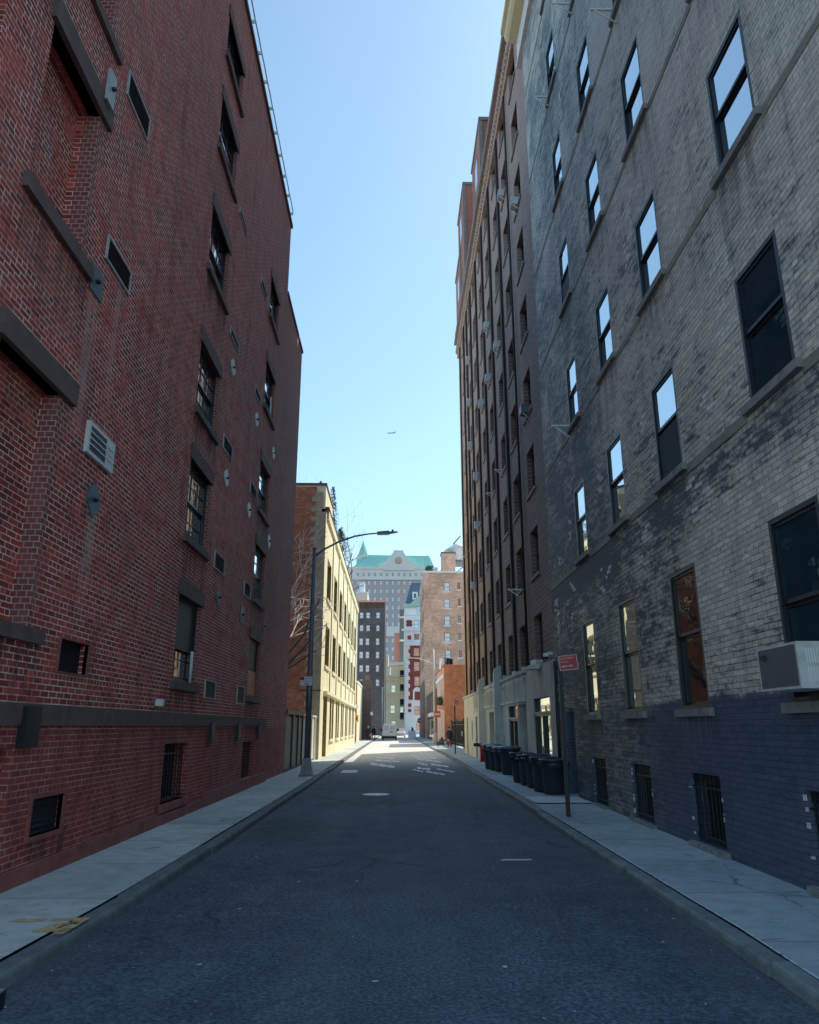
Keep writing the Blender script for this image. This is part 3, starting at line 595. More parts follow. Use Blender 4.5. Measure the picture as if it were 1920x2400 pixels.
# white flood light on the band
FL = root('security_light', 'small white security lamp fixed above the brownstone band of the red building', 'lamp', (-4.1, 13.02, 1.99), PI/2)
mb = MB(); mb.path([(0,.02,-.10),(0,-.05,-.11),(0,-.09,-.05)], .012, 6); mb.build('bracket', M['black_iron'], FL)
mb = MB(); mb.hexa([(-.055,-.19,-.06),(.055,-.19,-.06),(.05,-.07,-.05),(-.05,-.07,-.05),(-.06,-.20,.055),(.06,-.20,.055),(.05,-.07,.06),(-.05,-.07,.06)]); mb.build('lamp_head', M['white_paint'], FL)

# ------------------------------------------------------------------ right: grey painted brick building
RB = root('grey_brick_building', 'tall brick building in worn grey and navy paint lining the right pavement', 'building', (4.35, 0, 0), -PI/2)
cols = [(7.20,8.26),(10.46,11.50),(13.26,14.28),(16.16,17.14)]
rrow = [(1.85,3.90),(5.40,7.12),(8.74,10.40),(12.05,13.78),(15.36,17.05),(18.93,20.58),(22.4,24.0)]
holes = []; glz = {}
for ci, (a, b) in enumerate(cols):
    for ri, (c, d) in enumerate(rrow): holes.append((-b, -a, c, d, .22))
holes += [(-5.1,-4.05,c,d,.36) for c, d in rrow]
bas = [(7.1,8.28),(10.40,11.48),(13.2,14.25),(15.96,17.0)]
for a, b in bas: holes.append((-b, -a, .03, .96, .26))
holes.append((-19.38, -18.5, -.02, 2.03, .55))
mb = MB(); wall(mb, -20.32, -3.4, -.4, 26.4, holes); shell(mb, -20.32, -3.4, -.4, 26.4, 0, 14); wall_mb = mb
# chipped edges and bricks without paint
mb = wall_mb; mb.cur = 1; rnd = random.Random(5); used = set()
def chips(y, z, n, spread=(1, 1), bw=.225, rh=.0765):
    for i in range(n):
        row = round((z + rnd.uniform(-.5,.5)*spread[1])/rh); off = .5*(row % 2); colm = round((-y + rnd.uniform(-.5,.5)*spread[0])/bw - off)
        x = (colm + off)*bw
        if (row, colm) in used: continue
        used.add((row, colm)); w_ = bw*rnd.choice([1, 1, 1, .5]); mb.box(x+.006, x+w_-.006, -.004, .01, row*rh+.005, (row+1)*rh-.005)
for y, z, n, s_ in ((10.1,4.60,9,(.9,.34)),(10.3,5.0,3,(.6,.2)),(12.55,4.78,6,(.5,.25)),(12.6,4.35,4,(.7,.2)),(14.9,4.65,4,(.6,.3)),(15.2,4.3,4,(.5,.15)),(18.0,4.85,5,(.5,.4)),(18.4,4.4,5,(.5,.5)),(17.3,4.3,4,(.4,.5)),
                    (14.95,6.6,8,(.25,.7)),(17.9,6.3,6,(.3,.5)),(19.2,5.7,5,(.3,.5)),(19.8,4.6,7,(.4,.5)),(19.7,4.2,7,(.3,.5)),(12.0,6.55,4,(.2,.5)),(8.8,6.65,10,(.5,.5)),(8.75,7.6,18,(.5,.9)),(9.5,5.9,3,(.5,.3)),
                    (11.9,10.7,22,(.7,1.6)),(12.1,12.4,26,(.6,1.8)),(14.8,13.0,14,(.5,1.2)),(14.75,15.2,16,(.5,1.4)),(9.2,12.9,6,(.4,.6)),(16.0,17.3,14,(.3,1.6)),(17.3,14.2,10,(.3,1.2)),(10.2,9.6,3,(.3,.4)),(7.0,6.4,3,(.2,.3))):
    chips(y, z, n, s_)
for a, b in bas[:]:
    for k in range(9):
        z = .1 + k*.09 + rnd.uniform(0,.03); w_ = rnd.uniform(.012,.045); h_ = rnd.uniform(.015,.075)
        if rnd.random() < .4: continue
        if rnd.random() < .72: mb.box(-b-w_, -b+.004, -.003, .02, z, z+h_)
        else: mb.box(-a-.004, -a+w_*.8, -.003, .02, z, z+h_)
mb.build('wall', [M['right_brick'], M['bare_brick']], RB)
mb = MB(); mb.box(-20.2, -3.6, 2.5, 13.8, 26.42, 36); mb.build('unseen_sun_blocker', M['right_brick'], RB)  # unseen block added to keep the sun off the left wall
M['screen'] = plain('dark_insect_screen', (.012,.016,.022), .8)
rk = {}
for ci, (a, b) in list(enumerate(cols)) + [(9, (4.05,5.1))]:
    for ri, (c, d) in enumerate(rrow):
        dim = (ci, ri) in ((0,0),(0,1),(9,0))
        key = (round(b-a,2), round(d-c,2), dim, ri == 0, (ci, ri) == (1, 0))
        if key not in rk: rk[key] = Kit(b-a, d-c, .10, M['dark_frame'], M['glass_dim'] if dim else (M['glass_mute'] if (ci, ri) == (1, 0) else M['glass']), None, (0,0), (.13,.11,.075,.0), M['sill_stone'], None, None, t=.055, split=.52)
        o = rk[key].place(RB, -(a+b)/2, c)
        if (ci, ri) in ((1,1),(3,3),(2,5),(0,3),(1,5)):
            hh = {(1,1): .47, (3,3): .40, (2,5): .55, (0,3): 0, (1,5): 0}[ci, ri]
            if hh: MB().box(-(b-a)/2+.10, (b-a)/2-.10, .022, .032, .055, (d-c)*hh).build('insect_screen', M['screen'], o)
for z, th in ((5.28,.13),(8.62,.12),(11.93,.12),(15.24,.12),(18.82,.11),(22.28,.1)):
    segs = [-20.30]
    for a, b in reversed(cols): segs += [-b-.14, -a+.14]
    segs += [-5.25, -5.24] if False else [-5.25, -5.2]
    for s0, s1 in zip(segs[::2], segs[1::2]): MB().box(s0, s1, -.012, .05, z-th/2, z+th/2).build('band_course', M['band_stone'], RB)
for a, b in bas:
    mb = MB(); mb.quad((-b,.26,.03),(-a,.26,.03),(-a,.26,.96),(-b,.26,.96)); o = mb.build('basement_window', M['void'], RB)
    link('window_guard', guard(b-a, .93, .05, M['black_iron'], 8, (.10,.80)), o, (-(a+b)/2, 0, .03))
    mb = MB(); mb.hexa([(-b-.06,-.10,-.10),(-a+.10,-.12,-.10),(-a+.10,.1,-.10),(-b-.06,.1,-.10),(-b-.05,-.08,.025),(-a+.09,-.09,.015),(-a+.08,.1,.028),(-b-.05,.1,.028)]); mb.build('sill', plain('crumbling_sill', (.24,.25,.23), .9, .4, 7, .6, grime=(.1,.1,.1)), o)
# steel door in a deep doorway
mb = MB(); mb.box(-19.36, -18.52, .46, .54, -.02, 2.02); o = mb.build('door', plain('dark_blue_door', (.022,.030,.048), .5), RB)
mb = MB(); mb.lathe([(.03,0),(.035,.05),(.01,.06)], n=10); q = mb.build('handle', M['plate_light'], o, (-18.62, .46, 1.0)); q.rotation_euler = (PI/2,0,0)
# cornice
mb = MB(); mb.box(-20.95, -3.4, -.06, .3, 24.35, 25.35); mb.box(-20.97, -3.4, -.12, .1, 24.22, 24.36); mb.build('frieze', M['white_paint'], RB)
mb = MB()
mb.prism([(-.02,25.35),(-.02,25.95),(-.62,25.95),(-.62,25.75),(-.50,25.70),(-.45,25.48),(-.36,25.38)], 0, 17.5)     # profile in (out, z), swept along the wall
cv = MB(); cv.v = [(-20.97 + y, x, z) for x, y, z in mb.v]; cv.f = [tuple(reversed(f)) for f in mb.f]; cv.m = mb.m; cv.sm = mb.sm; cv.build('cornice', M['cream'], RB)
# air conditioner standing in the nearest ground floor window
AC = root('air_conditioner', 'large beige window air conditioner with dark mesh front beside the navy wall', 'air conditioner', (4.35, 7.5, 1.95), -PI/2)
mb = MB(); mb.box(-.40, .40, -.50, .10, 0, .44); mb.build('casing', M['offwhite'], AC)
def meshmat():
    t = NT('condenser_mesh'); o = t.xyz(t.co()); ch = t.m('MULTIPLY', t.m('SINE', t.m('MULTIPLY', o[0], 260)), t.m('SINE', t.m('MULTIPLY', o[2], 260)))
    return t.pbr(t.mix(t.ss(ch, -.2, .5), (.020,.026,.036), (.12,.135,.16)), .5, t.bump(ch, .5, .004), .3)
mb = MB(); mb.quad((-.37,-.503,.025),(.37,-.503,.025),(.37,-.503,.415),(-.37,-.503,.415)); mb.build('condenser_mesh', meshmat(), AC)
mb = MB(); mb.box(-.34,-.22,-.509,-.5,.31,.36); mb.build('badge', M['black_iron'], AC)
mb = MB()
for zz in ((.06,.20),(.235,.38)):
    for i in range(16): y = -.42 + .026*i; mb.box(.395, .406, y, y+.012, zz[0], zz[1])
mb.build('louvre', M['white_paint'], AC)
mb = MB(); mb.box(-.30, .40, -.06, .05, -.14, 0); mb.build('support_block', plain('rusty_support', (.05,.035,.03), .8), AC)
M['wood_sill'] = plain('stained_sill', (.26,.17,.11), .8, .3, 5, .2)
# folded white brackets left behind under windows
def bracket(loc, rz, label, s_=1.0):
    t = root('air_conditioner_bracket', label, 'bracket', loc, rz, 'empty window unit brackets')
    mb = MB(); mb.box(-.02*s_, .02*s_, -.50*s_, 0, -.02*s_, .02*s_); mb.build('arm', M['white_paint'], t)
    mb = MB(); mb.path([(0,-.44*s_,-.02),(0,-.0,-.34*s_)], .018*s_, 6); mb.build('strut', M['white_paint'], t)
bracket((4.35, 16.9, 8.74), -PI/2, 'white triangular bracket under the third floor window nearest the brown apartment block')
bracket((4.35, 17.0, 18.95), -PI/2, 'white bracket below the second highest window beside the brown apartment block')
bracket((4.35, 14.15, 18.95), -PI/2, 'white bracket below a high window at the upper edge of the grey wall, second column')
bracket((4.35, 11.35, 15.38), -PI/2, 'white bracket at the top edge of the photo, third window column of the grey building')

# ------------------------------------------------------------------ right: dark brown apartment block
AB = root('apartment_building', 'tall dark brown apartment block with stone shopfront base and window air conditioners', 'building', (4.4, 0, 0), -PI/2)
acols = [(22.05,23.35),(24.95,26.2),(27.65,28.85),(30.75,31.9),(33.5,34.7),(36.75,37.9),(39.25,40.4),(41.3,42.3),(43.2,44.3)]
arow = [(3.42 + 2.72*i, 4.92 + 2.72*i) for i in range(9)]
holes = [(-b, -a, c, d, .30) for a, b in acols for c, d in arow]
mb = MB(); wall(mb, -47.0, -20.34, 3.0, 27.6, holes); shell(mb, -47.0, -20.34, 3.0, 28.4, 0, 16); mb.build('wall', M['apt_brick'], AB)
ak = {}
for ci, (a, b) in enumerate(acols):
    for ri, (c, d) in enumerate(arow):
        key = (round(b-a, 2),)
        if key not in ak: ak[key] = simple_kit(b-a, d-c, .24, M['dark_frame'], M['glass_far'], (.10,.06,.09,M['sill_stone']), .07)
        ak[key].place(AB, -(a+b)/2, c)
for y in (26.95, 29.95, 32.8, 35.75, 38.65, 40.95, 42.8):
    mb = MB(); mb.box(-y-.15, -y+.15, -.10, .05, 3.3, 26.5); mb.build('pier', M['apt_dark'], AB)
mb = MB(); mb.path([(-24.3,-.08,3.4),(-24.3,-.08,26.4)], .045, 6); mb.build('drainpipe', M['apt_dark'], AB); MB().path([(-45.2,-.08,3.4),(-45.2,-.08,26.4)], .06, 6).build('drainpipe', M['apt_dark'], AB)
mb = MB(); mb.box(-47.05, -20.34, -.10, .1, 26.5, 27.6)
for i in range(89): x = -46.9 + i*.3; mb.lathe([(.001,-.26),(.11,-.12),(.12,.05),(.06,.2),(.001,.22)], (x, -.12, 27.0), 6, False)
mb.build('ornate_frieze', M['terracotta'], AB)
mb = MB(); mb.box(-47.15, -20.36, -.30, .1, 27.6, 27.78); mb.box(-47.1, -20.36, -.16, .4, 27.78, 28.35); mb.box(-47.15, -20.36, -.22, .45, 28.35, 28.46); mb.build('cornice', plain('dull_roof_trim', (.30,.25,.23), .8, .3, 5, .2), AB)
mb = MB(); mb.box(-38, -20.5, 2.7, 14, 28.3, 39); mb.build('unseen_sun_block_storey', M['apt_red'], AB)  # unseen bulk added behind the cornice to stop sun reaching the left wall
for (y0, y1, z1) in ((32.4,36.4,33.0),(41.4,45.6,36.4),(43.9,48.0,33.2)):
    x0, x1 = -y1, -y0; d = .02 if z1 != 33.2 else 0
    mb = MB(); mb.box(x0, x1, d, 9, 28.0, z1); o = mb.build('penthouse', M['apt_red'], AB)
    mb = MB(); mb.box(x0-.06, x1+.06, d-.06, 9, z1, z1+.22); mb.build('coping', M['sill_stone'], o)
    mb = MB(); mb.box(x1-.3, x1+.04, d-.05, .16, 28.2, z1-.02); mb.build('corner_pier', M['sill_stone'], o)
    mb = MB()
    for i in range(4):
        y = .8 + i*.62
        for s_ in (-1, 1): mb.hexa([(x1-.01, y+s_*.2-.05, z1-1.25),(x1+.03, y+s_*.2-.05, z1-1.25),(x1+.03, y+s_*.2+.05, z1-1.25),(x1-.01, y+s_*.2+.05, z1-1.25),(x1-.01, y-s_*.2-.05, z1-.45),(x1+.03, y-s_*.2-.05, z1-.45),(x1+.03, y-s_*.2+.05, z1-.45),(x1-.01, y-s_*.2+.05, z1-.45)])
    mb.build('lattice_ornament', M['apt_brick'], o)
    ax = (x0+x1)/2; mb = MB(); mb.box(ax-.5, ax+.5, d-.01, d+.1, z1-2.6, z1-1.1); mb.build('window', M['glass_far'], o)
# stone shopfront base
bh = [(-23.6,-21.05,.82,2.42,.12),(-26.55,-24.85,-.1,2.33,.7),(-28.75,-26.7,.9,2.32,.12),(-32.5,-30.75,-.1,2.22,.9),(-34.65,-32.95,-.1,2.22,.9),(-39.2,-38.3,.0,2.1,.25),(-40.6,-39.7,.0,2.1,.25),(-42.6,-42.1,.9,1.9,.25),(-45.5,-44.75,.0,2.1,.3)]
mb = MB()
bn = [h for h in bh if h[0] > -31]; bf = [h for h in bh if h[0] < -30.7]
wall(mb, -30.6, -20.36, -.4, 3.36, bn, y=-.10); mb.quad((-20.36,-.10,-.4),(-20.36,.2,-.4),(-20.36,.2,3.36),(-20.36,-.10,3.36)); mb.quad((-30.6,-.10,3.36),(-20.36,-.10,3.36),(-20.36,.05,3.36),(-30.6,.05,3.36))
bs = mb.build('stone_base', M['limestone'], AB)
mb = MB(); wall(mb, -47.05, -30.6, -.4, 3.30, bf, y=-.10); mb.quad((-47.05,.2,-.4),(-47.05,-.10,-.4),(-47.05,-.10,3.30),(-47.05,.2,3.30)); mb.quad((-47.05,-.10,3.30),(-30.6,-.10,3.30),(-30.6,.05,3.30),(-47.05,.05,3.30))
mb.build('stone_base', M['limestone_warm'], AB)
for (x0, x1, z0, z1, d) in bh:
    glazed = z0 > .5; mb = MB(); y = -.10 + d
    mb.quad((x0,y,z0),(x1,y,z0),(x1,y,z1),(x0,y,z1))
    if glazed and x1 - x0 > 1:
        o = mb.build('shop_window', M['glass'], AB); fb = MB(); fb.box(x0,x1,y-.08,y-.005,z1-.52,z1-.44); fb.box((x0+x1)/2-.14,(x0+x1)/2-.02,y-.08,y-.005,z0,z1-.52); fb.box(x0,x0+.07,y-.08,y-.005,z0,z1); fb.box(x1-.07,x1,y-.08,y-.005,z0,z1); fb.build('frame', M['dark_frame'], o)
        fb = MB(); fb.box(x0-.02,x1+.02,y-.14,y-.06,z1-.46,z1-.40); fb.build('transom', M['limestone'], o)
    else: mb.build('window' if glazed else 'door', M['glass_dim'] if glazed else plain('brown_doorway', (.075,.055,.045), .7), AB)
for x0, x1, zt, n in ((-26.55,-24.85,3.36,7),(-28.9,-26.95,3.36,7),(-30.3,-29.2,3.36,4),(-33.1,-30.9,3.3,8),(-35.9,-33.4,3.3,8),(-38.2,-36.6,3.3,6),(-41.0,-38.6,3.3,7)):
    mb = MB()
    for i in range(n): x = x0 + (x1-x0)*(i+.5)/n; mb.box(x-.05, x+.05, -.17, -.09, 2.48, 3.02); mb.hexa([(x-.05,-.17,3.02),(x+.05,-.17,3.02),(x+.05,-.09,3.02),(x-.05,-.09,3.02),(x-.12,-.17,3.16),(x+.12,-.17,3.16),(x+.12,-.09,3.16),(x-.12,-.09,3.16)])
    mb.box(x0, x1, -.19, -.09, 2.40, 2.475); mb.build('blind_arcade', M['limestone'] if x0 > -31 else M['limestone_warm'], AB)
mb = MB(); mb.path([(-24.7,-.12,3.33),(-36.0,-.12,3.33)], .075, 8); mb.path([(-36.6,-.12,3.28),(-46.9,-.12,3.28)], .07, 8)
for y in (22.3, 24.7, 26.8, 29.0, 33.1, 35.9, 38.4, 41.0): mb.box(-y-.14, -y+.14, -.21, .0, 3.30, 3.48)
mb.build('coping', M['limestone'], AB)
for y, z in ((30.55, 3.86), (36.3, 3.75)):
    mb = MB(); mb.box(-y-.15, -y+.15, -.40, -.09, -.3, z-.25); mb.hexa([(-y-.15,-.40,z-.25),(-y+.15,-.40,z-.25),(-y+.15,-.09,z-.25),(-y-.15,-.09,z-.25),(-y-.06,-.36,z),(-y+.06,-.36,z),(-y+.06,-.09,z+.15),(-y-.06,-.09,z+.15)])
    mb.box(-y-.42, -y-.16, -.28, -.09, -.3, z-.5); mb.build('buttress', M['limestone'] if y < 35 else M['limestone_warm'], AB)
mb = MB(); mb.box(-60, -47.1, 1.9, 14, -.4, 12.2); mb.build('unseen_shade_block', M['apt_brick'], AB)  # unseen block added to throw shade across the road
t = root('flood_light', 'grey flood lamp box on the stone parapet of the apartment block shopfront', 'lamp', (4.30, 22.4, 3.37), -PI/2)
mb = MB(); mb.hexa([(-.34,-.34,-.14),(.34,-.34,-.14),(.34,-.05,-.14),(-.34,-.05,-.14),(-.34,-.30,-.02),(.34,-.30,-.02),(.34,.0,-.0),(-.34,.0,-.0)]); mb.build('lamp_head', M['limestone'], t)
mb = MB(); mb.box(-.2,.2,-.2,.08,-.01,.13); mb.build('bracket', M['white_paint'], t)
t = root('security_camera', 'white dome security camera at the corner between the grey and brown buildings', 'camera', (4.2, 20.45, 3.46))
mb = MB(); mb.box(-.02, .12, -.05, .05, .03, .10); mb.build('bracket', M['white_paint'], t)
mb = MB(); mb.lathe([(.001,.08),(.07,.07),(.085,.0),(.08,-.03)], (-.06,0,0), 12); mb.build('housing', M['white_paint'], t)
mb = MB(); mb.lathe([(.075,-.03),(.06,-.075),(.001,-.10)], (-.06,0,0), 12, False); mb.build('lens', M['black_iron'], t)
mb = MB(); mb.path([(-20.1,-.03,3.5),(-20.12,-.04,2.9),(-20.08,-.03,2.4),(-20.16,-.05,2.2),(-20.13,-.03,1.6)], .012, 5); mb.build('cable', M['sill_stone'], AB)
mb = MB(); mb.path([(-20.24,-.07,0),(-20.24,-.07,3.3)], .05, 8); mb.build('drainpipe', M['dark_frame'], AB)
M['ac_white'] = plain('white_ac_case', (.60,.60,.60), .5, .1, 6)
def small_ac(ci, ri, label, dark=False):
    a, b = acols[ci]; z = arow[ri][0]
    t = root('air_conditioner', label, 'air conditioner', (4.4, (a+b)/2, z), -PI/2, 'air conditioners on the brown apartment block'); t.scale = (.85, .85, .9)
    mb = MB(); mb.box(-.24, .24, -.30, .2, .01, .34); mb.build('casing', M['ac_white'] if not dark else M['plate_grey'], t)
    mb = MB(); mb.quad((-.20,-.304,.04),(.20,-.304,.04),(.20,-.304,.30),(-.20,-.304,.30)); mb.build('condenser_mesh', M['plate_grey'], t)
    mb = MB()
    for s_ in (-.19, .19): mb.path([(s_,-.25,.0),(s_,.0,-.22)], .018, 5)
    mb.build('bracket', M['white_paint'], t)
small_ac(1, 7, 'white window air conditioner near the cornice in the second window column from the grey building')
small_ac(0, 6, 'white window air conditioner high in the window column nearest the grey building')
small_ac(3, 6, 'upper of two white air conditioners in the fourth window column from the grey building')
small_ac(3, 5, 'lower of two white air conditioners in the fourth window column from the grey building')
small_ac(2, 5, 'only white air conditioner in the third window column from the grey building')
small_ac(4, 5, 'only white air conditioner in the fifth window column from the grey building')
small_ac(6, 7, 'uppermost white air conditioner in the far seventh window column of the brown block')
small_ac(6, 6, 'second highest white air conditioner in the far seventh window column of the brown block')
small_ac(6, 5, 'third highest white air conditioner in the far seventh window column of the brown block')
small_ac(5, 4, 'upper of two white air conditioners in the sixth window column of the brown block')
small_ac(0, 3, 'dark grey air conditioner in the window column nearest the grey building', True)
small_ac(5, 3, 'lower of two white air conditioners in the sixth window column of the brown block')
small_ac(6, 2, 'lowest white air conditioner of the brown block, in its far seventh window column')
bracket((4.4, 25.2, 6.14), -PI/2, 'white triangular bracket under a window just above the stone shopfront')
bracket((4.4, 28.2, 11.58), -PI/2, 'white bracket below a mid height window in the third column of the brown block', .8)
bracket((4.4, 31.3, 11.58), -PI/2, 'white bracket below a mid height window in the fourth column of the brown block', .8)
bracket((4.4, 43.7, 11.58), -PI/2, 'white bracket below the farthest window column of the brown block', .8)
# red standpipe against the shopfront
M['red_paint'] = plain('red_paint', (.42,.018,.022), .4, .2, 6, .05)
t = root('standpipe', 'red fire standpipe with black side outlet rising from the pavement by the shopfront', 'standpipe', (4.05, 35.6, pl(ZR,35.6)))
mb = MB(); mb.path([(0,0,0),(0,0,.60),(-.03,0,.70),(-.12,0,.74)], .105, 12); mb.lathe([(.14,0),(.14,.05),(.105,.06)], n=12); mb.build('pipe', M['red_paint'], t)
mb = MB(); mb.path([(-.12,0,.74),(-.40,0,.74)], [.085,.075], 10); mb.build('outlet', M['black_iron'], t)

# ------------------------------------------------------------------ left: pale yellow building
YB = root('yellow_building', 'pale yellow painted building with deep window bays and orange brick end wall, in sun', 'building', (-3.95, 0, 0), PI/2)
bays = [42.55 + 5.0*i for i in range(7)]
holes = []
for i, x in enumerate(bays):
    holes += [(x, x+2.8, 4.92, 7.28, .6), (x, x+2.8, 8.70, 11.12, .6)]
    if i == 0: holes.append((42.6, 45.0, -.3, 3.3, .9))
    else: holes += [(x-.6, x+.75, .85, 3.3, .5), (x+1.15, x+2.5, .85, 3.3, .5)]
mb = MB(); wall(mb, 40.8, 78.3, -.4, 13.6, holes, jamb=1); mb.quad((78.3,0,-.4),(78.3,14,-.4),(78.3,14,13.6),(78.3,0,13.6)); mb.quad((40.8,0,13.6),(78.3,0,13.6),(78.3,14,13.6),(40.8,14,13.6)); mb.quad((78.3,14,-.4),(40.8,14,-.4),(40.8,14,13.6),(78.3,14,13.6))
mb.build('wall', [M['yellow_wall'], M['jamb_shade']], YB)
mb = MB(); mb.box(40.8, 45.6, .06, 12, 13.6, 15.0); mb.build('raised_corner', M['yellow_wall'], YB)
mb = MB(); mb.box(40.74, 45.66, .0, 12, 15.0, 15.14); mb.box(40.74, 42.4, -.18, .05, 13.6, 13.7); mb.box(42.4, 78.4, -.18, .24, 13.6, 13.68); mb.build('coping', M['brownstone'], YB)
for i, x in enumerate(bays):
    mb = MB(); mb.box(x+3.5, x+4.4, -.06, .02, 3.53, 13.1) if i < 6 else mb.box(x+3.0, x+3.2, -.06, .02, 3.53, 13.1); mb.m[5] = 1; mb.build('pilaster', [M['yellow_wall'], M['jamb_shade']], YB)
    for z in (4.92, 8.70):
        mb = MB(); mb.box(x-.12, x+2.92, -.10, .45, z-.16, z); mb.build('sill', M['yellow_wall'], YB)
    for (c, d) in ((4.92,7.28),(8.70,11.12)):
        fb = MB(); fb.box(x, x+.09, .40, .5, c, d); fb.box(x+2.71, x+2.8, .40, .5, c, d); fb.box(x+.09, x+2.71, .41, .5, (c+d)/2-.04, (c+d)/2+.04); fb.box(x+1.36, x+1.44, .412, .5, c, d); fb.box(x+.09,x+2.71,.41,.5,d-.09,d)
        o = fb.build('window', M['white_paint'], YB); pb = MB(); pb.quad((x,.49,c),(x+2.8,.49,c),(x+2.8,.49,d),(x,.49,d)); pb.build('pane', M['glass'], o)
    if i:
        for xx in (x-.6, x+1.15):
            fb = MB(); fb.box(xx, xx+.1, .30, .42, .85, 3.3); fb.box(xx+1.25, xx+1.35, .30, .42, .85, 3.3); fb.box(xx+.1, xx+1.25, .31, .42, 2.0, 2.1); fb.box(xx+.1,xx+1.25,.31,.42,1.3,1.36)
            o = fb.build('window', M['white_paint'], YB); pb = MB(); pb.quad((xx,.41,.85),(xx+1.35,.41,.85),(xx+1.35,.41,3.3),(xx,.41,3.3)); pb.build('pane', M['glass'], o)
        mb = MB(); mb.box(x-.75, x+2.65, -.12, .3, .72, .85); mb.build('sill', M['yellow_wall'], YB)
mb = MB(); mb.box(41.2, 78.3, -.14, .02, 13.1, 13.6); mb.build('parapet', M['yellow_wall'], YB)
mb = MB(); mb.box(42.45, 78.3, -.22, .02, 3.35, 3.52); mb.build('band_course', M['yellow_wall'], YB)
mb = MB(); mb.quad((42.6,.9,-.3),(45.0,.9,-.3),(45.0,.9,3.3),(42.6,.9,3.3)); mb.build('door', plain('olive_door', (.12,.10,.05), .6), YB)
mb = MB(); mb.box(44.99, 45.06, -.003, .9, -.3, 3.3); mb.build('olive_brick_jamb', M['olive_brick'], YB)
# end wall facing up the street with quoins coloured as in shade
mb = MB(); mb.box(40.74, 40.80, .6, 14, -.4, 14.9); mb.build('end_wall', M['rust_brick'], YB)
mb = MB()
for i in range(50):
    z = -.4 + i*.3; mb.box(40.725, 40.81, 0 if z < 13.3 else .25, .62 if i % 2 else .85, z, z+.295)
mb.build('quoin', M['quoin'], YB)
mb = MB(); mb.box(40.7, 40.8, -.02, 1.2, 3.42, 3.5); mb.build('ledge', M['brownstone'], YB)
# rooftop evergreens
def leafmat(name, c):
    t = NT(name); o = t.co(); n = t.noise(o, 2.5, 3); i = t.n('ShaderNodeObjectInfo')
    return t.pbr(t.mix(t.ss(n, .3, .7), sc3(c, .5), sc3(c, 1.4)), .6)
M['leaf'] = leafmat('evergreen_leaf', (.045,.075,.030)); M['bark'] = plain('grey_bark', (.14,.115,.10), .9, .3, 8, .4); M['twig'] = plain('sunlit_pale_twig', (.70,.64,.57), .8, .2, 8, .2)  # sun on the twigs is put into their pale colour
M['pot'] = plain('terracotta_pot', (.30,.15,.09), .8)
def shrub(x, y, z, h, w_, label, seed):
    rnd = random.Random(seed); t = root('evergreen_shrub', label, 'shrub', (x, y, z), 0, 'evergreens on the yellow roof')
    mb = MB(); mb.lathe([(.22,0),(.32,.45),(.33,.5),(.28,.5)], n=10); mb.build('pot', M['pot'], t)
    mb = MB()
    tips = [(Vector((rnd.uniform(-.5,.5)*w_, rnd.uniform(-.5,.5)*w_, 0)), rnd.uniform(.55,1)*h) for _ in range(6)]
    for b, hh in tips:
        for k in range(150):
            f = rnd.random()**.8; r = w_*.30*(1-f)**.7 + .03; a = rnd.random()*6.28; rr = r*math.sqrt(rnd.random())
            c = Vector((b.x*(1-.2*f) + rr*math.cos(a), b.y*(1-.2*f) + rr*math.sin(a), .5 + hh*f)); d = Vector((math.cos(a)*.5, math.sin(a)*.5, .9)).normalized()*rnd.uniform(.08,.17)
            s_ = Vector((-math.sin(a), math.cos(a), rnd.uniform(-.4,.4)))*rnd.uniform(.02,.05); mb.quad(c - s_, c + s_, c + d)
    mb.build('foliage', M['leaf'], t)
    mb = MB(); [mb.path([(b.x*.2, b.y*.2, .4), (b.x, b.y, .5 + hh*.8)], [.03,.01], 4) for b, hh in tips]; mb.build('stem', M['bark'], t)
for i, (y, h, w_, lab) in enumerate(((46.2,2.9,1.3,'tallest dark evergreen shrub on the yellow roof, nearest the raised corner'),(48.6,1.9,1.3,'second evergreen shrub from the raised corner on the yellow roof edge'),(51.2,1.5,1.5,'low bushy evergreen in the middle of the yellow roof edge'),(54.3,2.2,1.5,'evergreen shrub with upright shoots behind the curved lamp arm'),(58.0,2.4,1.6,'spreading evergreen shrub near the far end of the roof planting'),(62.0,1.5,1.6,'small last evergreen shrub of the roof planting, farthest away'))):
    shrub(-4.5 - .1*(i % 2), y, 13.62, h, w_, lab, 20 + i)

